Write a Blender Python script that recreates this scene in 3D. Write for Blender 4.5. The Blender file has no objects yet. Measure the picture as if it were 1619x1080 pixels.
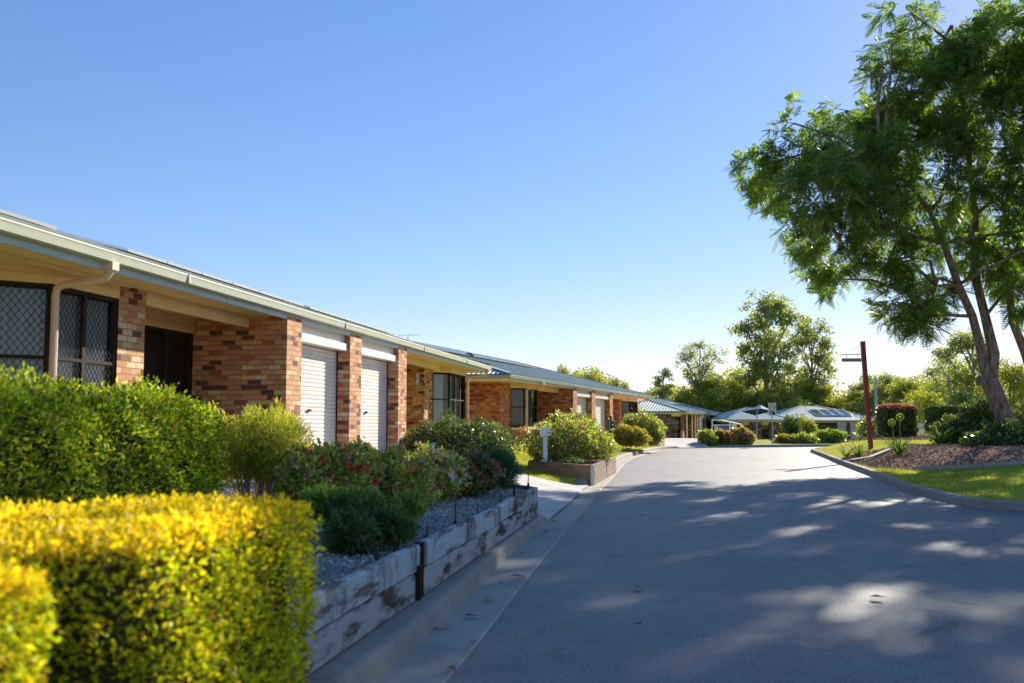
import bpy, math, random
import numpy as np
from mathutils import Vector, Matrix
R = math.radians
random.seed(7)
rng = np.random.default_rng(11)
scene = bpy.context.scene
COL = scene.collection

# ------------------------------------------------------------------ camera frame
F = 1574.0
PHI = math.atan(129 / 1574)
EYE = 1.45
def at(px, py, Y):
    dx = (px - 809.5) / F; dy = (540 - py) / F
    fw = math.cos(PHI) - dy * math.sin(PHI); up = math.sin(PHI) + dy * math.cos(PHI)
    t = Y / fw
    return Vector((dx * t, Y, EYE + up * t))

# ------------------------------------------------------------------ materials
class NT:
    def __init__(s, name):
        s.m = bpy.data.materials.new(name); s.m.use_nodes = True
        s.t = s.m.node_tree; s.n = s.t.nodes; s.l = s.t.links
        s.n.clear()
        s.out = s.n.new('ShaderNodeOutputMaterial')
    def node(s, ty, **kw):
        x = s.n.new(ty)
        for k, v in kw.items():
            if k == 'ins':
                for a, b in v.items():
                    x.inputs[a].default_value = b
            else:
                setattr(x, k, v)
        return x
    def link(s, a, b): s.l.new(a, b)
    def ramp(s, src, stops, interp='LINEAR'):
        r = s.n.new('ShaderNodeValToRGB'); r.color_ramp.interpolation = interp
        els = r.color_ramp.elements
        while len(els) > len(stops): els.remove(els[-1])
        while len(els) < len(stops): els.new(0.5)
        for e, (p, c) in zip(els, stops):
            e.position = p; e.color = (*c, 1)
        s.link(src, r.inputs[0]); return r.outputs[0]
    def mix(s, fac, a, b, mode='MIX'):
        x = s.n.new('ShaderNodeMix'); x.data_type = 'RGBA'; x.blend_type = mode
        for sock, v in ((x.inputs[0], fac), (x.inputs[6], a), (x.inputs[7], b)):
            if isinstance(v, (int, float)): sock.default_value = v
            elif isinstance(v, tuple): sock.default_value = (*v, 1)
            else: s.link(v, sock)
        return x.outputs[2]
    def noise(s, scale, detail=4, rough=.55, coord='Object', vec=None, stretch=None):
        n = s.n.new('ShaderNodeTexNoise'); n.inputs['Scale'].default_value = scale
        n.inputs['Detail'].default_value = detail; n.inputs['Roughness'].default_value = rough
        if vec is None:
            tc = s.n.new('ShaderNodeTexCoord'); vec = tc.outputs[coord]
        if stretch:
            mp = s.n.new('ShaderNodeMapping'); mp.inputs['Scale'].default_value = stretch
            s.link(vec, mp.inputs[0]); vec = mp.outputs[0]
        s.link(vec, n.inputs['Vector'])
        return n.outputs['Fac']

def pmat(name, c1, c2=None, scale=6, rough=.7, spec=.3, bump=0, bscale=None, metallic=0, coord='Object', stretch=None, lo=.35, hi=.65, coat=0, grime=None):
    k = NT(name)
    p = k.node('ShaderNodeBsdfPrincipled', ins={'Roughness': rough, 'Specular IOR Level': spec, 'Metallic': metallic, 'Coat Weight': coat})
    if c2 is None: c2 = tuple(x * .88 for x in c1)
    f = k.noise(scale, 5, .6, coord, stretch=stretch)
    col = k.ramp(f, [(lo, c1), (hi, c2)])
    if grime:
        g = k.noise(1.3, 6, .7, coord)
        gm = k.ramp(g, [(.5, (0, 0, 0)), (.75, (1, 1, 1))])
        col = k.mix(gm, col, grime)
    k.link(col, p.inputs['Base Color'])
    if bump:
        b = k.node('ShaderNodeBump', ins={'Strength': bump, 'Distance': .02})
        k.link(k.noise(bscale or scale * 4, 5, .6, coord), b.inputs['Height'])
        k.link(b.outputs[0], p.inputs['Normal'])
    k.link(p.outputs[0], k.out.inputs[0])
    return k.m

def leafmat(name, cols, transl=.4, tcol=None, rough=.45, spec=.35, clump=1.2, camt=(.35, .65)):
    """cols: list of leaf colours, chosen leaf by leaf; a slow noise shifts the hue between clumps"""
    k = NT(name)
    g = k.node('ShaderNodeNewGeometry')
    n = len(cols)
    st = [(i / n, c) for i, c in enumerate(cols)]
    col = k.ramp(g.outputs['Random Per Island'], st, 'CONSTANT' if n > 2 else 'LINEAR')
    f = k.noise(clump, 3, .5)
    v = k.ramp(f, [(camt[0], (.72, .74, .7)), (camt[1], (1.18, 1.14, 1.0))])
    col = k.mix(1.0, col, v, 'MULTIPLY')
    p = k.node('ShaderNodeBsdfPrincipled', ins={'Roughness': rough, 'Specular IOR Level': spec})
    k.link(col, p.inputs['Base Color'])
    t = k.node('ShaderNodeBsdfTranslucent')
    tc = k.mix(1.0, col, tcol or (1.7, 1.9, .9), 'MULTIPLY')
    k.link(tc, t.inputs['Color'])
    ms = k.node('ShaderNodeMixShader', ins={0: transl})
    k.link(p.outputs[0], ms.inputs[1]); k.link(t.outputs[0], ms.inputs[2])
    k.link(ms.outputs[0], k.out.inputs[0])
    return k.m

def brickmat(name, stops, mortar=(.36, .28, .2), warm=None):
    k = NT(name)
    tc = k.node('ShaderNodeTexCoord')
    b = k.node('ShaderNodeTexBrick', offset=.5, ins={'Scale': 1.0, 'Mortar Size': .0075, 'Mortar Smooth': .3,
        'Brick Width': .24, 'Row Height': .086, 'Color1': (0, 0, 0, 1), 'Color2': (1, 1, 1, 1), 'Mortar': (.5, .5, .5, 1), 'Bias': 0})
    wn = k.node('ShaderNodeTexNoise', ins={'Scale': 14, 'Detail': 3}); k.link(tc.outputs['UV'], wn.inputs['Vector'])
    wm = k.node('ShaderNodeVectorMath', operation='MULTIPLY_ADD', ins={1: (.007, .007, 0)}); k.link(wn.outputs['Color'], wm.inputs[0]); k.link(tc.outputs['UV'], wm.inputs[2])
    k.link(wm.outputs[0], b.inputs['Vector'])
    col = k.ramp(b.outputs['Color'], stops, 'CONSTANT')
    f = k.noise(38, 5, .7, 'UV')
    col = k.mix(1.0, col, k.ramp(f, [(.3, (.62, .58, .55)), (.7, (1.25, 1.22, 1.2))]), 'MULTIPLY')
    big = k.noise(1.1, 4, .6, 'UV')
    col = k.mix(1.0, col, k.ramp(big, [(.3, (.85, .83, .8)), (.7, (1.1, 1.1, 1.1))]), 'MULTIPLY')
    col = k.mix(b.outputs['Fac'], col, mortar)
    p = k.node('ShaderNodeBsdfPrincipled', ins={'Roughness': .85, 'Specular IOR Level': .2})
    k.link(col, p.inputs['Base Color'])
    bp = k.node('ShaderNodeBump', ins={'Strength': 1.0, 'Distance': .02}); bp.invert = True
    k.link(b.outputs['Fac'], bp.inputs['Height'])
    bp2 = k.node('ShaderNodeBump', ins={'Strength': .35, 'Distance': .006})
    k.link(f, bp2.inputs['Height']); k.link(bp.outputs[0], bp2.inputs['Normal'])
    k.link(bp2.outputs[0], p.inputs['Normal'])
    k.link(p.outputs[0], k.out.inputs[0])
    return k.m

M = {}
M['brick_near'] = brickmat('brick_orange_mottled', [(0, (0.195, 0.075, 0.052)), (.09, (0.366, 0.150, 0.092)), (.14, (0.634, 0.300, 0.138)), (.40, (0.756, 0.400, 0.184)), (.50, (0.800, 0.525, 0.253)),
    (.60, (0.671, 0.338, 0.149)), (.70, (0.800, 0.625, 0.345)), (.80, (0.549, 0.163, 0.103)), (.86, (0.732, 0.400, 0.196))])
M['brick_red'] = brickmat('brick_red', [(0, (0.314, 0.096, 0.054)), (.1, (0.627, 0.228, 0.108)), (.4, (0.739, 0.312, 0.144)), (.6, (0.582, 0.204, 0.096)), (.75, (0.784, 0.432, 0.204)), (.88, (0.403, 0.120, 0.072))], (.42, .3, .2))
M['brick_brown'] = brickmat('brick_brown_mottled', [(0, (.10, .055, .04)), (.3, (.24, .13, .08)), (.55, (.34, .2, .12)), (.75, (.56, .44, .3)), (.88, (.18, .09, .06))], (.4, .33, .25))
M['cream'] = pmat('cream_paint', (.92, .68, .34), (.86, .61, .29), 2, .55, .3)
M['creamlight'] = pmat('pale_cream_paint', (.82, .72, .54), (.76, .66, .48), 2, .5, .3)
M['gutter'] = pmat('gutter_paint', (.48, .50, .36), (.42, .44, .32), 3, .6, .3, grime=(.5, .48, .38))
M['fascia'] = pmat('fascia_paint', (.54, .62, .58), (.48, .56, .52), 3, .4, .4)
M['guttergreen'] = pmat('green_gutter_paint', (.30, .38, .31), (.24, .31, .26), 3, .35, .5)
M['pipe'] = pmat('downpipe_paint', (.80, .60, .44), (.74, .53, .38), 4, .45, .4)
M['roof'] = pmat('green_grey_roof_steel', (.40, .48, .44), (.34, .42, .39), 1.2, .6, .3)
M['roofpale'] = pmat('pale_roof_steel', (.44, .50, .49), (.38, .45, .44), 1.2, .55, .3)
M['roofdark'] = pmat('vent_paint', (.05, .12, .09), (.04, .1, .08), 5, .5, .4)
M['dark_alu'] = pmat('dark_bronze_aluminium', (.035, .025, .02), (.05, .035, .028), 8, .75, .12)
M['door_white'] = pmat('white_roller_steel', (.84, .76, .66), (.78, .70, .60), 3, .45, .4, grime=(.70, .64, .58))
M['panel_white'] = pmat('white_board_paint', (.80, .76, .68), (.74, .70, .62), 3, .5, .3)
M['door_green'] = pmat('sage_board_paint', (.62, .64, .50), (.56, .58, .46), 3, .5, .3)
M['black'] = pmat('black_plastic', (.015, .015, .015), (.025, .025, .025), 9, .5, .4)
M['curtain'] = pmat('white_curtain', (.78, .76, .70), (.58, .56, .52), 3, .9, .1, stretch=(14, 14, .3))
M['meter'] = pmat('meter_box_paint', (.70, .56, .46), (.64, .5, .41), 4, .5, .3)
M['weather'] = pmat('weatherboard_bounce_tint', (.82, .55, .30), (.76, .49, .26), 3, .6, .3)  # orange tint stands in for light bounced onto cream boards
def glassmat():
    k = NT('window_glass')
    tr = k.node('ShaderNodeBsdfTransparent', ins={'Color': (.92, .94, .94, 1)})
    gl = k.node('ShaderNodeBsdfGlossy', ins={'Roughness': .03, 'Color': (.9, .95, 1, 1)})
    fr = k.node('ShaderNodeFresnel', ins={'IOR': 1.7})
    ms = k.node('ShaderNodeMixShader')
    k.link(fr.outputs[0], ms.inputs[0]); k.link(tr.outputs[0], ms.inputs[1]); k.link(gl.outputs[0], ms.inputs[2])
    k.link(ms.outputs[0], k.out.inputs[0]); return k.m
M['glass'] = glassmat()
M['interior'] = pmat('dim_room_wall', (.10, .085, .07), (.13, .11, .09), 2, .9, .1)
M['solar'] = pmat('solar_cell_glass', (.012, .016, .035), (.02, .025, .05), 8, .12, .6)
M['alu'] = pmat('aluminium_frame', (.72, .73, .74), (.62, .63, .64), 8, .35, .5, metallic=.6)
M['bark'] = pmat('jacaranda_bark', (.36, .27, .21), (.13, .09, .07), 9, .95, .1, bump=.9, bscale=22, stretch=(1, 1, .35))
M['bark_pale'] = pmat('gum_bark', (.42, .36, .30), (.24, .2, .165), 3, .9, .1, bump=.5, bscale=10, stretch=(1, 1, .3))
M['stem'] = pmat('shrub_wood', (.30, .22, .16), (.2, .15, .11), 12, .9, .1)
M['stem_grey'] = pmat('dry_twig_wood', (.55, .45, .36), (.38, .30, .24), 12, .9, .1)

# foliage
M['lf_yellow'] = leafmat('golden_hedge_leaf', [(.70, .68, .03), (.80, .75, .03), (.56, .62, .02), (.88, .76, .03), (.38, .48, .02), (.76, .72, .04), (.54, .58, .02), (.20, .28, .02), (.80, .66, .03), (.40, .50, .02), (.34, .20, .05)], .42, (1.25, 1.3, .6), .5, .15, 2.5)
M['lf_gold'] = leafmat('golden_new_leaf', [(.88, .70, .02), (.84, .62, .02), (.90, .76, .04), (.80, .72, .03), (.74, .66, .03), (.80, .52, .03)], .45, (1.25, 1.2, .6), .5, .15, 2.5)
M['lf_hedge'] = leafmat('green_hedge_leaf', [(.34, .46, .03), (.46, .56, .04), (.22, .33, .02), (.50, .55, .07), (.12, .19, .02), (.34, .42, .03), (.46, .50, .05), (.24, .33, .03), (.10, .15, .02), (.62, .62, .14), (.34, .22, .06)], .45, (1.7, 1.8, .7), .45, .2, 2)
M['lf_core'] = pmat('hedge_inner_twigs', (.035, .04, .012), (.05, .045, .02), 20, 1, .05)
M['lf_wispy'] = leafmat('wispy_shrub_leaf', [(.52, .52, .08), (.42, .48, .07), (.62, .58, .12)], .4, (1.5, 1.5, .8), .6, .15, 3)
M['lf_azalea'] = leafmat('azalea_leaf', [(.38, .44, .09), (.52, .52, .12), (.22, .30, .06), (.64, .58, .20), (.13, .17, .04), (.44, .30, .12)], .35, (1.6, 1.6, .7), .35, .45, 3)
M['lf_fern'] = leafmat('feathery_leaf', [(.10, .17, .07), (.06, .11, .045), (.20, .27, .11)], .35, (1.5, 1.7, .8), .5, .2, 3)
M['lf_lime'] = leafmat('lime_leaf', [(.24, .34, .08), (.18, .28, .06), (.34, .40, .12)], .4, (1.5, 1.6, .7), .4, .3, 3)
M['lf_dark'] = leafmat('dark_glossy_leaf', [(.09, .14, .05), (.13, .19, .06), (.06, .10, .035), (.22, .25, .11)], .25, (1.7, 1.8, .8), .22, .6, 3)
M['lf_blue'] = leafmat('needle_leaf', [(.05, .14, .08), (.07, .18, .10), (.04, .10, .06)], .3, (1.5, 1.7, .9), .5, .2, 3)
M['lf_rose'] = leafmat('garden_shrub_leaf', [(.32, .37, .09), (.44, .47, .13), (.16, .22, .06), (.55, .55, .24), (.22, .28, .07), (.34, .25, .10)], .4, (1.5, 1.6, .7), .35, .4, 3)
M['lf_bronze'] = leafmat('bronze_shrub_leaf', [(.36, .34, .08), (.46, .36, .10), (.26, .30, .06)], .4, (1.5, 1.4, .7), .4, .3, 3)
M['lf_jac'] = leafmat('jacaranda_leaf', [(.10, .175, .055), (.135, .21, .06), (.07, .125, .045), (.20, .25, .075)], .52, (2.2, 2.3, .8), .45, .25, .5)
M['lf_gum'] = leafmat('gum_leaf', [(.26, .33, .12), (.34, .39, .14), (.17, .24, .09), (.44, .42, .18)], .5, (1.7, 1.7, .9), .5, .3, .25)
M['lf_olive'] = leafmat('olive_tree_leaf', [(.29, .33, .06), (.38, .40, .07), (.18, .22, .045), (.46, .44, .10)], .4, (1.6, 1.6, .7), .5, .25, .25)
M['lf_redtop'] = leafmat('red_tip_leaf', [(.52, .22, .14), (.58, .34, .20), (.42, .18, .10)], .35, (1.2, 1.1, .9), .4, .3, 3)
M['lf_yuc'] = leafmat('strappy_leaf', [(.16, .26, .06), (.24, .34, .09), (.10, .18, .05)], .3, (1.5, 1.6, .7), .85, .05, 3)
M['lf_grass'] = leafmat('grass_blade', [(.34, .38, .05), (.44, .46, .06), (.24, .31, .04), (.54, .50, .12)], .4, (1.4, 1.4, .7), .55, .15, .6)
M['fl_red'] = leafmat('red_petal', [(.70, .05, .05), (.80, .12, .08), (.6, .03, .05)], .3, (1.2, 1, 1), .5, .2)
M['fl_pink'] = leafmat('pink_petal', [(.85, .32, .42), (.80, .20, .30), (.9, .5, .55)], .3, (1.2, 1.1, 1.1), .5, .2)
M['fl_white'] = leafmat('white_petal', [(.85, .80, .82), (.75, .62, .80), (.88, .86, .80)], .3, (1.1, 1.1, 1.1), .5, .2)
M['fl_orange'] = leafmat('orange_petal', [(.85, .35, .10), (.8, .22, .08), (.88, .5, .18)], .3, (1.1, 1.1, 1), .5, .2)
M['fl_yellow'] = leafmat('yellow_petal', [(.85, .62, .08), (.8, .55, .1), (.9, .7, .2)], .3, (1.1, 1.1, 1), .5, .2)

# ground
def asphaltmat():
    k = NT('asphalt')
    n1 = k.noise(48, 8, .85); n2 = k.noise(.35, 5, .6); n3 = k.noise(2.4, 8, .75)
    col = k.ramp(n1, [(.36, (.045, .044, .042)), (.5, (.155, .148, .138)), (.63, (.46, .43, .385))])
    col = k.mix(1.0, col, k.ramp(n2, [(.3, (.76, .79, .84)), (.7, (1.2, 1.16, 1.1))]), 'MULTIPLY')
    col = k.mix(1.0, col, k.ramp(n3, [(.35, (.78, .78, .8)), (.65, (1.18, 1.17, 1.14))]), 'MULTIPLY')
    tc = k.node('ShaderNodeTexCoord'); wv = k.node('ShaderNodeTexVoronoi', feature='DISTANCE_TO_EDGE', ins={'Scale': .32})
    dn = k.node('ShaderNodeTexNoise', ins={'Scale': 1.4, 'Detail': 6}); k.link(tc.outputs['Object'], dn.inputs['Vector'])
    vm = k.node('ShaderNodeVectorMath', operation='MULTIPLY_ADD', ins={1: (1.6, 1.6, 0)}); k.link(dn.outputs['Color'], vm.inputs[0]); k.link(tc.outputs['Object'], vm.inputs[2]); k.link(vm.outputs[0], wv.inputs['Vector'])
    ck = k.ramp(wv.outputs['Distance'], [(0, (1, 1, 1)), (.011, (0, 0, 0))]); cm = k.ramp(k.noise(.5, 3), [(.48, (0, 0, 0)), (.6, (.8, .8, .8))])
    col = k.mix(k.mix(1.0, ck, cm, 'MULTIPLY'), col, (.03, .03, .03))
    oil = k.ramp(k.noise(1.1, 3, .5), [(.66, (0, 0, 0)), (.74, (.45, .45, .45))]); col = k.mix(oil, col, (.05, .05, .05))
    p = k.node('ShaderNodeBsdfPrincipled', ins={'Roughness': .62, 'Specular IOR Level': .5})
    k.link(col, p.inputs['Base Color'])
    b = k.node('ShaderNodeBump', ins={'Strength': .55, 'Distance': .008}); k.link(n1, b.inputs['Height'])
    k.link(b.outputs[0], p.inputs['Normal']); k.link(p.outputs[0], k.out.inputs[0]); return k.m
M['asphalt'] = asphaltmat()
def concretemat(name, c, dark):
    k = NT(name)
    n1 = k.noise(90, 4, .7); n2 = k.noise(.9, 6, .65); n3 = k.noise(7, 6, .7)
    col = k.ramp(n2, [(.32, tuple(x * .72 for x in c)), (.62, c)])
    col = k.mix(1.0, col, k.ramp(n1, [(.3, (.85, .85, .85)), (.7, (1.12, 1.12, 1.12))]), 'MULTIPLY')
    col = k.mix(k.ramp(n3, [(.56, (0, 0, 0)), (.78, (.7, .7, .7))]), col, dark)
    p = k.node('ShaderNodeBsdfPrincipled', ins={'Roughness': .85, 'Specular IOR Level': .3})
    k.link(col, p.inputs['Base Color'])
    b = k.node('ShaderNodeBump', ins={'Strength': .4, 'Distance': .006}); k.link(n1, b.inputs['Height'])
    k.link(b.outputs[0], p.inputs['Normal']); k.link(p.outputs[0], k.out.inputs[0]); return k.m
M['kerb'] = concretemat('kerb_concrete', (.36, .32, .26), (.10, .08, .06))
M['channel'] = concretemat('channel_concrete', (.46, .41, .34), (.17, .14, .11))
M['drive'] = concretemat('driveway_concrete', (.55, .52, .48), (.3, .28, .26))
M['grassbase'] = pmat('lawn', (.28, .31, .05), (.40, .38, .10), 1.6, .95, .1, bump=.8, bscale=60)
M['drygrass'] = pmat('far_ground_cover', (.20, .22, .06), (.28, .25, .1), .15, .95, .1)
M['gravelbase'] = pmat('gravel_bed', (.46, .44, .42), (.22, .20, .18), 40, .95, .1, bump=1, bscale=60)
M['chip_grey'] = leafmat('gravel_chip', [(.62, .60, .58), (.42, .40, .38), (.76, .74, .72), (.24, .19, .16), (.5, .45, .4)], .0, (1, 1, 1), .8, .2, 2)
M['mulchbase'] = pmat('mulch_bed', (.20, .11, .07), (.09, .05, .035), 20, .95, .1, bump=1, bscale=50)
M['chip_brown'] = leafmat('bark_chip', [(.62, .37, .25), (.40, .22, .14), (.74, .50, .36), (.20, .10, .07), (.80, .64, .52)], .0, (1, 1, 1), .9, .1, 2)

def sleepermat():
    k = NT('weathered_painted_timber')
    tc = k.node('ShaderNodeTexCoord')
    n1 = k.noise(2.4, 9, .7, stretch=(1.0, .28, 2.6)); n2 = k.noise(30, 7, .75, stretch=(1, .16, 2.2)); n3 = k.noise(2.6, 8, .75, stretch=(1, 1.0, .45))
    paint = k.ramp(n2, [(.3, (.22, .24, .23)), (.46, (.46, .50, .48)), (.7, (.62, .64, .60))])
    wood = k.ramp(n2, [(.3, (.04, .026, .018)), (.65, (.26, .18, .12))])
    fac = k.ramp(n1, [(.53, (0, 0, 0)), (.57, (.9, .9, .9))])
    col = k.mix(fac, paint, wood)
    col = k.mix(k.ramp(n3, [(.50, (0, 0, 0)), (.62, (.85, .85, .85))]), col, (.13, .09, .06))
    p = k.node('ShaderNodeBsdfPrincipled', ins={'Roughness': .85, 'Specular IOR Level': .2})
    k.link(col, p.inputs['Base Color'])
    b = k.node('ShaderNodeBump', ins={'Strength': .8, 'Distance': .01}); k.link(n2, b.inputs['Height'])
    k.link(b.outputs[0], p.inputs['Normal']); k.link(p.outputs[0], k.out.inputs[0]); return k.m
M['sleeper'] = sleepermat()
M['sleeper_low'] = pmat('weathered_timber', (.44, .42, .38), (.10, .065, .045), 3.5, .9, .15, bump=.8, bscale=30, stretch=(1, .6, 2.4), lo=.46, hi=.60)
M['sleeper_brown'] = pmat('brown_garden_timber', (.38, .28, .21), (.2, .14, .1), 5, .9, .15, bump=.6, bscale=30, stretch=(.4, .4, 2))
M['rust'] = pmat('rotten_post_timber', (.06, .03, .02), (.03, .018, .012), 20, .9, .2, bump=.8, bscale=40)
M['redpole'] = pmat('dark_red_paint', (.30, .045, .035), (.22, .035, .03), 3, .5, .4)
M['signwood'] = pmat('sign_timber', (.30, .24, .20), (.22, .17, .14), 10, .7, .3)
M['signtext'] = pmat('routed_letter_paint', (.6, .56, .5), None, 10, .7, .3)
M['galv'] = pmat('galvanised_steel', (.42, .46, .52), (.34, .38, .44), 8, .5, .4, metallic=.3)
M['white'] = pmat('white_paint', (.90, .90, .90), (.82, .82, .82), 6, .45, .4)
M['signwhite'] = pmat('sign_face', (.80, .78, .72), (.74, .72, .66), 6, .5, .3)
M['signred'] = pmat('sign_ring_paint', (.35, .05, .04), None, 6, .5, .3)
M['terracotta'] = pmat('terracotta', (.62, .20, .10), (.52, .16, .08), 8, .8, .2)
M['cactus'] = pmat('cactus_skin', (.05, .14, .06), (.035, .10, .045), 14, .5, .3)
M['sailblue'] = pmat('blue_canopy_cloth', (.035, .10, .30), (.03, .08, .25), 5, .8, .1)
M['clothpurple'] = pmat('purple_cloth', (.22, .20, .50), (.16, .14, .38), 5, .9, .1)
M['clothwhite'] = pmat('white_cloth', (.78, .74, .72), (.7, .62, .6), 5, .9, .1)
M['plaque'] = pmat('tan_clay', (.74, .42, .18), (.66, .36, .15), 12, .7, .3)
M['bluepot'] = pmat('blue_glaze', (.15, .42, .62), (.12, .34, .52), 10, .3, .5)
M['deadleaf'] = pmat('dry_leaf', (.30, .19, .11), (.42, .30, .2), 20, .9, .1)

# ------------------------------------------------------------------ mesh helpers
def tag(o, label=None, cat=None, group=None, kind=None):
    if label: o['label'] = label
    if cat: o['category'] = cat
    if group: o['group'] = group
    if kind: o['kind'] = kind
    return o
def empty(name, loc=(0, 0, 0), rz=0):
    o = bpy.data.objects.new(name, None); COL.objects.link(o)
    o.location = loc; o.rotation_euler = (0, 0, rz); o.empty_display_size = .2
    return o

class MB:
    def __init__(s): s.v = []; s.f = []; s.uv = []; s.mi = []
    def face(s, pts, mi=0, uv=None):
        i = len(s.v); s.v += [tuple(p) for p in pts]; s.f.append(tuple(range(i, i + len(pts))))
        if uv is None:
            a, b, c = (Vector(pts[0]), Vector(pts[1]), Vector(pts[2]))
            n = (b - a).cross(c - a)
            if n.length > 1e-12: n.normalize()
            if abs(n.z) > .7: uv = [(p[0], p[1]) for p in pts]
            else:
                t = Vector((-n.y, n.x, 0));
                if t.length > 1e-9: t.normalize()
                uv = [(p[0] * t.x + p[1] * t.y, p[2]) for p in pts]
        s.uv.append(uv); s.mi.append(mi); return s
    def box(s, x0, y0, z0, x1, y1, z1, mi=0):
        p = [(x0, y0, z0), (x1, y0, z0), (x1, y1, z0), (x0, y1, z0), (x0, y0, z1), (x1, y0, z1), (x1, y1, z1), (x0, y1, z1)]
        for q in ((0, 3, 2, 1), (4, 5, 6, 7), (0, 1, 5, 4), (1, 2, 6, 5), (2, 3, 7, 6), (3, 0, 4, 7)):
            s.face([p[i] for i in q], mi)
        return s
    def bar(s, p, q, w, h, mi=0, up=(0, 0, 1)):
        p = Vector(p); q = Vector(q); d = (q - p).normalized(); u = Vector(up)
        if abs(d.dot(u)) > .99: u = Vector((1, 0, 0))
        x = d.cross(u).normalized() * (w / 2); y = x.cross(d).normalized() * (h / 2)
        c = [p - x - y, p + x - y, p + x + y, p - x + y, q - x - y, q + x - y, q + x + y, q - x + y]
        for f in ((3, 2, 1, 0), (4, 5, 6, 7), (0, 1, 5, 4), (1, 2, 6, 5), (2, 3, 7, 6), (3, 0, 4, 7)):
            s.face([c[i] for i in f], mi)
        return s
    def tube(s, pts, rad, sides=8, mi=0, cap=True, wob=0):
        pts = [Vector(p) for p in pts]
        if not hasattr(rad, '__len__'): rad = [rad] * len(pts)
        rings = []; x = None
        for i, p in enumerate(pts):
            d = (pts[min(i + 1, len(pts) - 1)] - pts[max(i - 1, 0)]).normalized()
            if x is None:
                x = d.orthogonal().normalized()
            else:
                x = (x - d * x.dot(d)).normalized()
            y = d.cross(x)
            rings.append([p + (x * math.cos(a) + y * math.sin(a)) * rad[i] * (1 + wob * math.sin(3 * a + i) ) for a in [2 * math.pi * k / sides for k in range(sides)]])
        b = len(s.v)
        for r in rings: s.v += [tuple(q) for q in r]
        L = 0
        for i in range(len(rings) - 1):
            dl = (pts[i + 1] - pts[i]).length
            for k in range(sides):
                k2 = (k + 1) % sides
                s.f.append((b + i * sides + k, b + i * sides + k2, b + (i + 1) * sides + k2, b + (i + 1) * sides + k))
                s.uv.append([(k / sides, L), ((k + 1) / sides, L), ((k + 1) / sides, L + dl), (k / sides, L + dl)]); s.mi.append(mi)
            L += dl
        if cap:
            for r in (rings[0][::-1], rings[-1]): s.face(r, mi)
        return s
    def lathe(s, prof, c=(0, 0, 0), sides=20, mi=0):
        b = len(s.v)
        for r, z in prof:
            for k in range(sides):
                a = 2 * math.pi * k / sides
                s.v.append((c[0] + r * math.cos(a), c[1] + r * math.sin(a), c[2] + z))
        for i in range(len(prof) - 1):
            for k in range(sides):
                k2 = (k + 1) % sides
                s.f.append((b + i * sides + k, b + i * sides + k2, b + (i + 1) * sides + k2, b + (i + 1) * sides + k))
                s.uv.append([(0, 0)] * 4); s.mi.append(mi)
        return s
    def build(s, name, mats, parent=None, smooth=False):
        me = bpy.data.meshes.new(name); me.from_pydata(s.v, [], s.f)
        if not isinstance(mats, (list, tuple)): mats = [mats]
        for m in mats: me.materials.append(M[m])
        uvl = me.uv_layers.new(name='UVMap')
        flat = [c for f in s.uv for p in f for c in p]
        uvl.data.foreach_set('uv', flat)
        me.polygons.foreach_set('material_index', s.mi)
        if smooth: me.polygons.foreach_set('use_smooth', [True] * len(s.f))
        me.update()
        o = bpy.data.objects.new(name, me); COL.objects.link(o)
        if parent: o.parent = parent
        return o

def npmesh(name, V, K, mats, parent=None, mi=None, smooth=False):
    """V (N*K,3) vertices, faces are consecutive K-tuples"""
    V = np.asarray(V, dtype=np.float32).reshape(-1, 3); nf = len(V) // K
    me = bpy.data.meshes.new(name)
    me.vertices.add(len(V)); me.vertices.foreach_set('co', V.ravel())
    me.loops.add(len(V)); me.loops.foreach_set('vertex_index', np.arange(len(V), dtype=np.int32))
    me.polygons.add(nf); me.polygons.foreach_set('loop_start', np.arange(0, len(V), K, dtype=np.int32))
    if not isinstance(mats, (list, tuple)): mats = [mats]
    for m in mats: me.materials.append(M[m])
    if mi is not None: me.polygons.foreach_set('material_index', np.asarray(mi, dtype=np.int32))
    me.update(calc_edges=True)
    o = bpy.data.objects.new(name, me); COL.objects.link(o)
    if parent: o.parent = parent
    return o

def unit(a): return a / np.maximum(np.linalg.norm(a, axis=-1, keepdims=True), 1e-9)
def leafquads(P, D, L, W, g=rng, roll=1.0):
    """rhombic leaves rooted at P pointing along D"""
    n = len(P); D = unit(D)
    q = unit(np.cross(D, unit(g.normal(size=(n, 3)) + 1e-6)))
    L = np.asarray(L).reshape(-1, 1) * np.ones((n, 1)); W = np.asarray(W).reshape(-1, 1) * np.ones((n, 1))
    nn = np.cross(D, q)
    mid = P + D * L * .45 + nn * L * .07
    out = np.stack([P, mid + q * W * .5, P + D * L, mid - q * W * .5], axis=1)
    return out.reshape(-1, 3)

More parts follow.
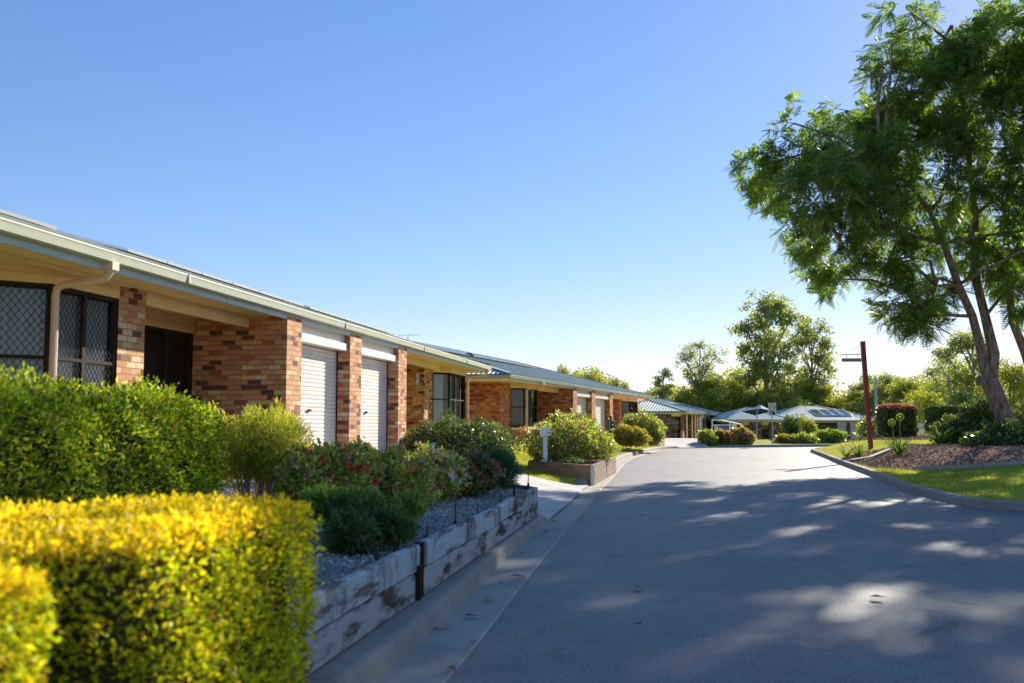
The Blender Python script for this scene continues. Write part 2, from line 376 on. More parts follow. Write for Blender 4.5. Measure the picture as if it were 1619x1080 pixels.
# ------------------------------------------------------------------ kerb lines and land heights
KL = np.array([(-2.6, -10), (-1.55, 2), (-.84, 5.16), (-.15, 10), (.48, 14.4), (1.0, 17.8), (1.55, 21.8), (2.15, 25.6), (3.1, 32), (4.2, 39), (6.0, 47.2), (7.2, 52), (8.6, 56), (10.2, 58.2), (12.5, 59.3), (16, 60.5), (22, 63), (32, 68), (60, 84)], float)
KR = np.array([(120, 12.5), (40, 15.4), (20, 16.1), (12, 16.35), (9.1, 16.5), (8.3, 16.75), (7.95, 17.3), (8.0, 18.4), (8.45, 21.5), (9.6, 26.5), (11.5, 35.1), (13.1, 42), (14.6, 48.6), (15.2, 51), (16.2, 52.8), (18, 54), (22, 56), (30, 60), (60, 75)], float)
def catmull(P, step=.5):
    out = []
    for i in range(len(P) - 1):
        p0 = P[max(i - 1, 0)]; p1 = P[i]; p2 = P[i + 1]; p3 = P[min(i + 2, len(P) - 1)]
        n = max(2, int(np.linalg.norm(p2 - p1) / step))
        # centripetal-like damping of tangents
        l = np.linalg.norm(p2 - p1)
        m1 = (p2 - p0) / max(np.linalg.norm(p2 - p1) + np.linalg.norm(p1 - p0), 1e-6) * l if i > 0 else (p2 - p1)
        m2 = (p3 - p1) / max(np.linalg.norm(p3 - p2) + np.linalg.norm(p2 - p1), 1e-6) * l if i < len(P) - 2 else (p2 - p1)
        for k in range(n):
            t = k / n
            out.append((2 * t**3 - 3 * t**2 + 1) * p1 + (t**3 - 2 * t**2 + t) * m1 + (-2 * t**3 + 3 * t**2) * p2 + (t**3 - t**2) * m2)
    out.append(P[-1]); return np.array(out)
KLs = catmull(KL); KRs = catmull(KR)
def sdist(pts, line):
    """signed distance, positive on the left of the line's direction; also the line point"""
    pts = np.atleast_2d(np.asarray(pts, float))[:, :2]
    A = line[:-1]; B = line[1:]; AB = B - A; L2 = (AB**2).sum(1)
    best = np.full(len(pts), 1e9); sg = np.ones(len(pts)); yy = np.zeros(len(pts))
    for a, ab, l2 in zip(A, AB, L2):
        ap = pts - a; t = np.clip((ap @ ab) / l2, 0, 1); c = a + t[:, None] * ab
        d = np.hypot(*(pts - c).T); cr = ab[0] * ap[:, 1] - ab[1] * ap[:, 0]
        m = d < best
        best[m] = d[m]; sg[m] = np.sign(cr[m]) + (cr[m] == 0); yy[m] = c[m, 1]
    return best * sg, yy
def sm(t): t = np.clip(t, 0, 1); return t * t * (3 - 2 * t)
def mouth(ky):
    a = sm((ky - 14.55) / .6) * (1 - sm((ky - 22.6) / 1.0))
    b = sm((ky - 57.2) / .8) * (1 - sm((ky - 59.2) / .3))
    return np.maximum(a, b)
def h_left(y, d, ky):
    k = .13 * (1 - mouth(ky)) + mouth(ky) * (.13 * np.clip(d / 1.4, 0, 1) - .015)
    b = k + .52 * sm(d / 5.5)
    t = sm((y - 56) / 34)
    return b * (1 - t) - .75 * t
def h_right(x, y, d):
    Ls = 7 - 4.3 * sm((y - 26) / 11)
    pl = .50
    h = .13 + pl * sm(d / Ls) + .45 * sm((x - .385 * y) / 7) * sm((y - 30) / 15)
    return h
def land(x, y):
    p = np.array([[x, y]]); d, ky = sdist(p, KLs)
    if d[0] > 0: return float(h_left(np.array([y]), d, ky)[0])
    d2, _ = sdist(p, KRs)
    if d2[0] < 0: return float(h_right(np.array([x]), np.array([y]), -d2)[0])
    return 0.0
def landv(P):
    P = np.atleast_2d(P); d, ky = sdist(P, KLs); d2, _ = sdist(P, KRs)
    h = np.zeros(len(P)); m = d > 0
    h[m] = h_left(P[m, 1], d[m], ky[m]); r = (~m) & (d2 < 0)
    h[r] = h_right(P[r, 0], P[r, 1], -d2[r]); return h

def struct(o): tag(o, kind='structure'); return o
def strip(line, offs, hfun, name, mat, side=1):
    N = len(line); tan = np.gradient(line, axis=0); tan = unit(tan); nor = np.stack([-tan[:, 1], tan[:, 0]], 1) * side
    mb = MB(); V = []
    for j, o in enumerate(offs):
        P = line + nor * o; V.append(P)
    V = np.array(V)  # (J,N,2)
    H = hfun(V, offs)
    for j in range(len(offs)):
        for i in range(N): mb.v.append((V[j, i, 0], V[j, i, 1], H[j, i]))
    for j in range(len(offs) - 1):
        for i in range(N - 1):
            a = j * N + i; q = (a, a + 1, a + N + 1, a + N)
            mb.f.append(q); mb.uv.append([mb.v[t][:2] for t in q]); mb.mi.append(0)
    return mb.build(name, mat, smooth=True)
def hL(V, offs):
    return np.array([h_left(V[j, :, 1], np.full(V.shape[1], offs[j]), KLs[:, 1]) for j in range(len(offs))])
struct(strip(KLs, [.2, .38, .7, 1.1, 1.6, 2.3, 3.1, 4, 5, 6.2, 8, 11, 16, 24, 36, 60], hL, 'ground_verge', 'grassbase'))
# right island: rows of constant y
mb = MB(); xs = [.1, .4, .8, 1.3, 1.9, 2.6, 3.4, 4.4, 5.6, 7, 9, 12, 16, 22, 32, 60, 120]
rows = []
for p in KRs[1:-1]:
    if p[1] > 90: break
    rows.append([(p[0] + o, p[1] + (0.1 if p[1] < 17 else -.02)) for o in xs])
allp = np.array([q for r in rows for q in r]); d2, _ = sdist(allp, KRs)
hh = h_right(allp[:, 0], allp[:, 1], np.maximum(-d2, 0))
J = len(xs)
mb.v = [(p[0], p[1], h) for p, h in zip(allp, hh)]
for i in range(len(rows) - 1):
    for j in range(J - 1):
        q = (i * J + j, i * J + j + 1, (i + 1) * J + j + 1, (i + 1) * J + j)
        mb.f.append(q); mb.uv.append([mb.v[t][:2] for t in q]); mb.mi.append(0)
struct(mb.build('ground_island', 'grassbase', smooth=True))
mb = MB().face([(-3000, -3000, -1.3), (3000, -3000, -1.3), (3000, 4000, -1.3), (-3000, 4000, -1.3)])
struct(mb.build('ground', 'drygrass'))
mb = MB().face([(-12, -30, 0), (130, -30, 0), (130, 66, 0), (-12, 66, 0)])
struct(mb.build('road', 'asphalt'))

def kerb_sweep(line, side, name, hscale, w=.16, seg=2.4):
    tan = unit(np.gradient(line, axis=0)); nor = np.stack([-tan[:, 1], tan[:, 0]], 1) * side
    prof = [(0, -.03), (.012, .02), (.03, .115), (.05, .142), (.08, .152), (w, .155), (w + .01, -.03)]
    mb = MB(); acc = 0; start = True
    def ring(i):
        s = hscale(line[i]); return [(line[i, 0] + nor[i, 0] * o, line[i, 1] + nor[i, 1] * o, z if z < 0 else max(z * s, .008 if o < .01 else .012)) for o, z in prof]
    for i in range(len(line) - 1):
        a = ring(i); b = ring(i + 1)
        L = np.linalg.norm(line[i + 1] - line[i]); acc += L
        if acc >= seg:                                    # a narrow joint between kerb lengths
            f = 1 - .012 / max(L, .02); b2 = [tuple(np.array(p) * (1 - f) + np.array(q) * f) for p, q in zip(a, b)]; acc = 0
            for k in range(len(prof) - 1): mb.face([a[k], b2[k], b2[k + 1], a[k + 1]])
            mb.face(b2); mb.face(b)
        else:
            for k in range(len(prof) - 1): mb.face([a[k], b[k], b[k + 1], a[k + 1]])
    return struct(mb.build(name, 'kerb'))
kerb_sweep(KLs, 1, 'kerb', lambda p: 1 - .9 * float(mouth(np.array([p[1]]))[0]), w=.27)
kerb_sweep(KRs, -1, 'kerb_island', lambda p: 1.0, w=.15)
# concrete channel beside both kerbs
def channel(line, side, name, w):
    tan = unit(np.gradient(line, axis=0)); nor = np.stack([-tan[:, 1], tan[:, 0]], 1) * side
    mb = MB()
    for i in range(len(line) - 1):
        a = line[i]; b = line[i + 1]; na = nor[i]; nb = nor[i + 1]
        za, zb = .006, .016
        mb.face([(*(a + na * .02), za), (*(b + nb * .02), za), (*(b - nb * w), zb), (*(a - na * w), zb)])
        mb.face([(*(a - na * w), zb), (*(b - nb * w), zb), (*(b - nb * (w + .012)), -.01), (*(a - na * (w + .012)), -.01)])
    return struct(mb.build(name, 'channel'))
channel(KLs, 1, 'gutter_channel', .36)

def inpoly(P, poly):
    x, y = P[:, 0], P[:, 1]; ins = np.zeros(len(P), bool); j = len(poly) - 1
    for i in range(len(poly)):
        xi, yi = poly[i]; xj, yj = poly[j]
        c = ((yi > y) != (yj > y)) & (x < (xj - xi) * (y - yi) / (yj - yi + 1e-12) + xi)
        ins ^= c; j = i
    return ins
def sheet(poly, name, mat, off, step=.4, hf=None, kind='structure', label=None):
    """a sheet draped on the land inside a polygon (grid cells clipped by the outline through bmesh)"""
    import bmesh
    poly = [Vector((p[0], p[1], 0)) for p in poly]
    bm = bmesh.new(); f = bm.faces.new([bm.verts.new(p) for p in poly])
    xs_ = [p.x for p in poly]; ys_ = [p.y for p in poly]
    for ax, lo, hi in ((0, min(xs_), max(xs_)), (1, min(ys_), max(ys_))):
        c = lo + step
        while c < hi:
            co = Vector((c, 0, 0)) if ax == 0 else Vector((0, c, 0)); no = Vector((1, 0, 0)) if ax == 0 else Vector((0, 1, 0))
            bmesh.ops.bisect_plane(bm, geom=bm.verts[:] + bm.edges[:] + bm.faces[:], plane_co=co, plane_no=no)
            c += step
    P = np.array([v.co[:2] for v in bm.verts]); H = (hf or landv)(P) + off
    for v, h in zip(bm.verts, H): v.co.z = h
    me = bpy.data.meshes.new(name); bm.to_mesh(me); bm.free(); me.materials.append(M[mat])
    me.polygons.foreach_set('use_smooth', [True] * len(me.polygons))
    o = bpy.data.objects.new(name, me); COL.objects.link(o); tag(o, label, None, None, kind); return o
def hdrive(P):
    d, ky = sdist(P, KLs); d = np.maximum(d, 0)
    h = .013 + .13 * np.clip(d / 1.4, 0, 1) + .52 * sm(d / 5.5)
    t = sm((P[:, 1] - 56) / 34); return h * (1 - t) - .75 * t
# street frame of the near house
SA = R(9.31); sd = np.array((math.sin(SA), math.cos(SA))); sn = np.array((-math.cos(SA), math.sin(SA)))
def st(u, w): p = sd * u + sn * w; return (float(p[0]), float(p[1]))
drive = [(.50, 14.6), (.30, 15.2), (-.15, 15.9), (-2.6, 16.4), st(16.2, 6.2), st(16.2, 6.78), st(23.9, 6.78), st(24.0, 6.0), (-1.9, 24.4), (-.2, 23.7), (1.2, 22.7), (1.74, 22.9), (1.5, 21.5), (1.25, 19.6), (1.0, 17.8), (.72, 16)]
drive = [(x + (.16 if False else 0), y) for x, y in drive]
sheet(drive, 'driveway', 'drive', .02, hf=hdrive)
sheet([(8.9, 56.7), (9.6, 57.6), (10.4, 58.4), (11.6, 59.0), (11.9, 63), (10.5, 70), (6, 70), (5, 62), (4.6, 56.5), (7, 55.6), (8.3, 55.3)], 'driveway_far', 'drive', .03, hf=hdrive)

# ------------------------------------------------------------------ garden beds
WX = lambda y: -1.05 + .157 * (y - 5.16)          # line of the retaining wall face
bed = [(WX(1.5) - .05, 1.5), (WX(14.1) - .05, 14.1), (-.22, 15.6), (-2.7, 16.25), st(15.9, 6.4), st(9, 6.4), st(2, 6.4), st(1, 6.0)]
def hbed(P):
    d = np.maximum(-(P[:, 0] - WX(P[:, 1])), 0)
    return .47 + .045 * np.minimum(d, 5)
sheet(bed, 'gravel_ground', 'gravelbase', 0, hf=hbed)
def chips(poly, n, size, mat, name, hf, label, seed=3):
    g = np.random.default_rng(seed); pl = np.array(poly); lo = pl.min(0); hi = pl.max(0)
    P = g.uniform(lo, hi, size=(n * 3, 2)); P = P[inpoly(P, poly)][:n]
    z = hf(P) + g.uniform(0, .012, len(P))
    P3 = np.column_stack([P, z]); D = g.normal(size=(len(P), 3)); D[:, 2] = np.abs(D[:, 2]) * .5 + .02
    s = g.uniform(size * .5, size * 1.4, len(P))
    o = npmesh(name, leafquads(P3, D, s, s * .55, g), 4, mat); tag(o, label, None, None, 'stuff'); return o
near_bed = [(WX(4) - .05, 4), (WX(14.1) - .05, 14.1), (-.22, 15.6), (-2.7, 16.25), (-4, 12), (-3, 5)]
chips(near_bed, 60000, .026, 'chip_grey', 'gravel', hbed, 'loose grey gravel in the raised garden bed')

# retaining wall
wall = empty('retaining_wall', (WX(9), 9, 0)); tag(wall, 'low retaining wall of stacked weathered timber sleepers with flaking pale paint', 'retaining wall')
wa = math.atan2(1, .157)
def wpt(y): return Vector((WX(y), y, 0))
def sleeper(y0, y1, z0, z1, th, mat, jit):
    a = wpt(y0); b = wpt(y1); L = (b - a).length
    mb = MB(); n = max(3, int(L / .12)); g = random.Random(int(y0 * 100 + z0 * 1000))
    prof = [(0, z0), (0, z0 + .02), (0, z1 - .015), (.012, z1), (th - .01, z1), (th, z1 - .012), (th, z0)]
    tx = (b - a).normalized(); nx = Vector((-tx.y, tx.x, 0))
    rings = []
    for i in range(n + 1):
        t = i / n; c = a + (b - a) * t; r = []
        for k, (o, z) in enumerate(prof):
            e = .0015 * g.uniform(-1, 1); ez = (.0022 * g.uniform(-1, 1) + jit * .012 * math.sin(t * 3 + y0)) if z > z0 + .03 else 0
            q = c + nx * (o + e + jit * .03 * t); r.append((q.x - wall.location.x, q.y - wall.location.y, z + ez))
        rings.append(r)
    for i in range(n):
        for k in range(len(prof) - 1): mb.face([rings[i][k], rings[i + 1][k], rings[i + 1][k + 1], rings[i][k + 1]])
    mb.face(rings[0]); mb.face(rings[-1][::-1])
    return mb.build('sleeper', mat, wall)
for y0, y1, jt in ((4.95, 7.52, .2), (7.72, 9.3, .4), (9.315, 10.72, -.3), (10.78, 12.2, .9), (12.21, 14.2, .2)):
    sleeper(y0, y1, .365, .545, .075, 'sleeper', jt)
for y0, y1, jt in ((4.95, 7.38, .2), (7.6, 10.1, .2), (10.11, 12.5, -.2), (12.51, 14.22, .3)):
    o = sleeper(y0, y1, .165, .352, .075, 'sleeper_low', jt)
p0 = Vector((-.22, 15.6, 0)); a = wpt(14.22)
mb = MB(); mb.bar(Vector((a.x - .04 - wall.location.x, a.y + .06 - 9, .455)), Vector((p0.x - wall.location.x, p0.y - 9, .455)), .075, .17); mb.build('sleeper', 'sleeper', wall)
mb = MB(); mb.bar(Vector((a.x - .04 - wall.location.x, a.y + .06 - 9, .265)), Vector((p0.x - wall.location.x, p0.y - 9, .265)), .075, .18); mb.build('sleeper', 'sleeper_low', wall)
mb = MB(); mb.bar(Vector((p0.x - wall.location.x, p0.y - 8.98, .455)), Vector((-2.7 - wall.location.x, 16.3 - 9, .455)), .075, .17); mb.build('sleeper', 'sleeper', wall)
for y in (7.62, 7.49):
    c = wpt(y); mb = MB().box(c.x - wall.location.x + (-.07 if y > 7.6 else -.05), c.y - 9 - .065, .1 if y < 7.6 else .1, c.x - wall.location.x + (.0 if y > 7.6 else .012), c.y - 9 + .055, .55 if y > 7.6 else .40)
    mb.build('post', 'rust', wall)

# ------------------------------------------------------------------ foliage builders
def rbox_pts(n, a, b, r, g, jit=.04):
    """points on a rounded box (sides and top) from corner a to corner b"""
    a = np.array(a, float); b = np.array(b, float); s = b - a
    A = [s[1] * s[2], s[1] * s[2], s[0] * s[2], s[0] * s[2], s[0] * s[1]]
    f = g.choice(5, size=n, p=np.array(A) / sum(A)); u = g.uniform(size=(n, 3)); P = a + u * s
    N = np.zeros((n, 3))
    for k, (ax, v, sg) in enumerate(((0, 0, -1), (0, 1, 1), (1, 0, -1), (1, 1, 1), (2, 1, 1))):
        m = f == k; P[m, ax] = (a if v == 0 else b)[ax]; N[m, ax] = sg
    lo = a + r; hi = b - r; lo[2] = a[2]
    C = np.clip(P, lo, hi); D = P - C; l = np.linalg.norm(D, axis=1, keepdims=True)
    N2 = np.where(l > 1e-6, D / np.maximum(l, 1e-6), N)
    P = C + N2 * np.minimum(l, r)
    P = P + N2 * g.normal(0, jit, size=(n, 1)); return P, N2
def hedge(name, label, cat, org, rz, size, r, n, ls, mat, lump=.03, top=None, group=None, jit=.03, core=.07, shear=0):
    root = empty(name, org, rz); tag(root, label, cat, group)
    g = np.random.default_rng(int(abs(org[0] * 100)) + n)
    a = (0, 0, 0); b = size
    P, N = rbox_pts(n, a, b, r, g, jit)
    ph = g.uniform(0, 6, 6)
    w = (np.sin(P[:, 0] * 5.1 + ph[0]) * np.sin(P[:, 2] * 6.3 + ph[1]) + np.sin(P[:, 1] * 5.7 + ph[2]) * np.sin(P[:, 0] * 3.1 + ph[3]) + .7 * np.sin(P[:, 2] * 13 + P[:, 0] * 11 + ph[4]))
    P += N * (w * lump)[:, None]
    D = N * .9 + g.normal(0, .75, size=P.shape) + np.array((0, 0, .35))
    L = g.uniform(.6, 1.3, n) * ls
    P[:, 0] -= shear * P[:, 1]
    V = leafquads(P - unit(D) * (L * .3)[:, None], D, L, L * .55, g)
    P[:, 0] += shear * P[:, 1]
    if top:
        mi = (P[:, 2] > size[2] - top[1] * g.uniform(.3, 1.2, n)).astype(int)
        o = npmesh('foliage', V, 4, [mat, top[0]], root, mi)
    else: o = npmesh('foliage', V, 4, mat, root)
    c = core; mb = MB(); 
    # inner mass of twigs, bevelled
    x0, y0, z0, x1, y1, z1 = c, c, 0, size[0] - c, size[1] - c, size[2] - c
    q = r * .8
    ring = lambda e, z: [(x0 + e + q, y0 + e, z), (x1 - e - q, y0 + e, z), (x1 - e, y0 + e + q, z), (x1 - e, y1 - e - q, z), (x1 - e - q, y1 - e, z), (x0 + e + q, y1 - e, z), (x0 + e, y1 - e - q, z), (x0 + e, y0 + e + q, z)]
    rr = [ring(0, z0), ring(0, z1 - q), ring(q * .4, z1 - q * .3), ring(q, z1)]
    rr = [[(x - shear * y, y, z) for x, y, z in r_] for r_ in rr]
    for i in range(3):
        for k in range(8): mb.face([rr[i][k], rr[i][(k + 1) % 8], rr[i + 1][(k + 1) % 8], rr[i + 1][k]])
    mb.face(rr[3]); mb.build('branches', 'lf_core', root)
    return root

def shrub(name, label, cat, lobes, n, ls, mat, group=None, flowers=(), aspect=.5, up=.4, stems=5, shell=(.35, 1.16), out=.8, stemmat='stem', base=None, flat=1.0, droop=0):
    """lobes: [(x,y,z,rx,ry,rz)] in world space"""
    x0 = np.mean([l[0] for l in lobes]); y0 = np.mean([l[1] for l in lobes])
    bz = base if base is not None else land(x0, y0)
    root = empty(name, (x0, y0, bz)); tag(root, label, cat, group)
    g = np.random.default_rng(int(abs(x0 * 37 + y0 * 91)) + n)
    O = np.array((x0, y0, bz)); wts = np.array([l[3] * l[4] + l[3] * l[5] for l in lobes]); wts = wts / wts.sum()
    idx = g.choice(len(lobes), size=n, p=wts); Lb = np.array(lobes, float)[idx]
    d = unit(g.normal(size=(n, 3)))
    ph = g.uniform(0, 6, 3)
    bump = 1 + .2 * np.sin(d[:, 0] * 6 + ph[0] + idx) * np.sin(d[:, 1] * 5 + ph[1]) + .14 * np.sin(d[:, 2] * 8 + d[:, 0] * 7 + ph[2])
    rr = (g.uniform(0, 1, n) ** .5 * (shell[1] - shell[0]) + shell[0]) * bump
    P = Lb[:, :3] + d * Lb[:, 3:6] * rr[:, None] - O
    keep = P[:, 2] > .01; P = P[keep]; d = d[keep]; m = len(P)
    D = d * out + g.normal(0, .7, size=(m, 3)) + np.array((0, 0, up - droop))
    L = g.uniform(.6, 1.35, m) * ls
    npmesh('foliage', leafquads(P, D, L, L * aspect, g), 4, mat, root)
    for fm, fn, fs in flowers:
        idx = g.choice(len(lobes), size=fn, p=wts); Lb = np.array(lobes, float)[idx]
        dd = unit(g.normal(size=(fn, 3)) + np.array((.3, -.5, .5)))
        C = Lb[:, :3] + dd * Lb[:, 3:6] * 1.02 - O
        k = C[:, 2] > .05; C = C[k]; dd = dd[k]
        for c_, d_ in zip(C, dd):
            npmesh('flower', leafquads(np.repeat(c_[None], 9, 0) + g.normal(0, fs * .15, (9, 3)), d_ + g.normal(0, .9, (9, 3)), fs * .7, fs * .5, g), 4, fm, root)
    for k in range(stems):
        mb = MB(); l = lobes[k % len(lobes)]; a = g.uniform(0, 6.28); bx = (l[0] - x0) * .5 + .06 * math.cos(a); by = (l[1] - y0) * .5 + .06 * math.sin(a)
        e = (l[0] - x0 + l[3] * .5 * math.cos(a), l[1] - y0 + l[4] * .5 * math.sin(a), l[2] - bz + l[5] * .3)
        mb.tube([(bx, by, -.05), (bx * .5 + e[0] * .5 + .03, by * .5 + e[1] * .5, e[2] * .45), e], [.016, .012, .005], 5)
        mb.build('stem', stemmat, root)
    return root

def px_lobe(px, py, Y, rpx, rpy=None, ry=None):
    c = at(px, py, Y); s = Y / F; rpy = rpy or rpx
    return (c.x, c.y, c.z, rpx * s, ry or rpx * s, rpy * s)

# golden hedges
ga = R(90) - SA
def stv(u, w, z): p = st(u, w); return (p[0], p[1], z)
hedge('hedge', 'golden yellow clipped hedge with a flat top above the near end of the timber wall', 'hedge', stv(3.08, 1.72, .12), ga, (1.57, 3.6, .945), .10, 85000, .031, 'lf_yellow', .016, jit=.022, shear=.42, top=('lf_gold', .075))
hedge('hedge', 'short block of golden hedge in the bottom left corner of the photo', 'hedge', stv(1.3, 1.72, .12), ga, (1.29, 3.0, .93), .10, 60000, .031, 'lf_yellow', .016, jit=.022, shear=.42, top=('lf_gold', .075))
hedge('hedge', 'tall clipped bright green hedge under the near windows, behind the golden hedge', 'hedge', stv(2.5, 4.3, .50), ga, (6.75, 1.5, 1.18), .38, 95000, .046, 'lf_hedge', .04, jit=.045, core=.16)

BZ = lambda y: 0.48
# wispy shrub with bare stems
g0 = at(412, 690, 11.0)
shrub('shrub', 'wispy yellow green shrub with bare grey twigs at the far end of the green hedge', 'shrub',
      [px_lobe(398, 700, 11.0, 46, 38, .42), px_lobe(438, 696, 11.2, 36, 38, .35), px_lobe(375, 725, 10.9, 28, 38, .3), px_lobe(425, 735, 11, 34, 22, .3)], 19000, .065, 'lf_wispy', aspect=.16, up=1.0, stems=26, stemmat='stem_grey', base=.6, shell=(.2, 1.3))
shrub('shrub', 'low leafy shrub with red flowers between the wispy shrub and the first garage door', 'shrub',
      [px_lobe(495, 760, 10.2, 45, 42, .45), px_lobe(545, 758, 10.6, 48, 46, .5), px_lobe(478, 745, 11.2, 26, 36, .4)], 12000, .06, 'lf_azalea', flowers=(('fl_red', 26, .085), ('fl_pink', 18, .08)), base=.58)
shrub('shrub', 'low bronze green shrub in front of the brick pillar between the garage doors', 'shrub',
      [px_lobe(600, 760, 11.5, 40, 42, .45), px_lobe(640, 775, 11.2, 42, 38, .45)], 9500, .06, 'lf_azalea', flowers=(('fl_pink', 24, .08), ('fl_yellow', 5, .08), ('fl_orange', 8, .08)), base=.56)
shrub('shrub', 'shrub with white and mauve flowers in the middle of the garden bed', 'shrub',
      [px_lobe(680, 748, 12.8, 40, 34, .5), px_lobe(712, 754, 12.7, 28, 30, .4), px_lobe(695, 768, 12.2, 28, 24, .3)], 9500, .06, 'lf_azalea', flowers=(('fl_white', 60, .075), ('fl_pink', 16, .08)), base=.54)
shrub('shrub', 'bottlebrush shrub with red flower spikes near the end of the garden bed', 'shrub',
      [px_lobe(752, 752, 13.3, 32, 30, .4), px_lobe(735, 765, 12.9, 25, 28, .35)], 9000, .05, 'lf_dark', flowers=(('fl_red', 26, .10), ('fl_pink', 14, .08)), base=.53)
shrub('shrub', 'dark needle leaved shrub at the far corner of the garden bed', 'shrub',
      [px_lobe(788, 745, 14.6, 27, 28, .3)], 9000, .07, 'lf_blue', aspect=.1, base=.52, out=1.4)
shrub('shrub', 'dark green feathery shrub beside the golden hedge', 'shrub',
      [px_lobe(556, 842, 7.4, 36, 30, .2), px_lobe(610, 832, 7.6, 30, 24, .17), px_lobe(588, 816, 7.8, 24, 22, .16), px_lobe(540, 815, 7.9, 22, 24, .15), px_lobe(634, 838, 7.6, 18, 14, .12)], 9000, .07, 'lf_fern', aspect=.16, base=.49, out=1.0, up=.05, shell=(.3, 1.0))
shrub('shrub', 'lime green leafy plant behind the feathery shrub', 'shrub',
      [px_lobe(518, 798, 8.3, 30, 18, .22), px_lobe(565, 796, 8.4, 28, 14, .18), px_lobe(648, 800, 8.3, 16, 12, .12)], 7500, .075, 'lf_lime', aspect=.3, base=.52, flowers=(('fl_yellow', 2, .06),))
shrub('shrub', 'large dark glossy shrub beyond the driveway in front of the bay window', 'shrub',
      [px_lobe(700, 702, 25, 46, 34, .8), px_lobe(752, 706, 24.6, 44, 34, .8), px_lobe(785, 722, 24, 26, 22, .5), px_lobe(668, 712, 25.3, 26, 24, .5)], 16000, .09, 'lf_dark', flowers=(('fl_white', 10, .08),), base=.55)
# risers for watering
for i, (px, pb, pt, lean) in enumerate(((599, 893, 857, 0), (676, 855, 822, .1), (721, 832, 785, 0), (756, 814, 788, 0), (790, 798, 776, .3), (813, 786, 760, 0), (835, 776, 728, 0))):
    Y = .95 * F / (pb - 669); hgt = (pb - pt) * Y / F; x = (px - 809.5) / F * Y
    r_ = empty('garden_stake', (x, Y, .47))
    lab = ['black garden stake beside the feathery shrub', 'thin black garden stake leaning by the second timber joint', 'tall thin garden stake with a thick black foot in the gravel',
           'short black garden stake in the middle of the gravel', 'thin leaning garden stake near the wall top', 'thick black garden stake near the end of the gravel bed', 'tallest garden stake, at the very end corner of the bed'][i]
    tag(r_, lab, 'garden stake', 'black garden stakes in the gravel bed')
    mb = MB().tube([(0, 0, -.05), (lean * hgt * .4, 0, hgt)], .006, 6); mb.build('rod', 'black', r_)
    mb = MB().lathe([(.001, 0), (.018, 0), (.018, hgt * .3), (.010, hgt * .36), (.0065, hgt * .36)], sides=8); mb.build('foot', 'black', r_, True)
    if i in (0, 5): mb = MB().tube([(0, 0, hgt * .2), (lean * hgt * .4, 0, hgt)], .015, 8).build('cap', 'black', r_)

# ------------------------------------------------------------------ houses
ZS = 2.55            # soffit above floor
def hframe(a): return np.array((math.sin(a), math.cos(a))), np.array((-math.cos(a), math.sin(a)))

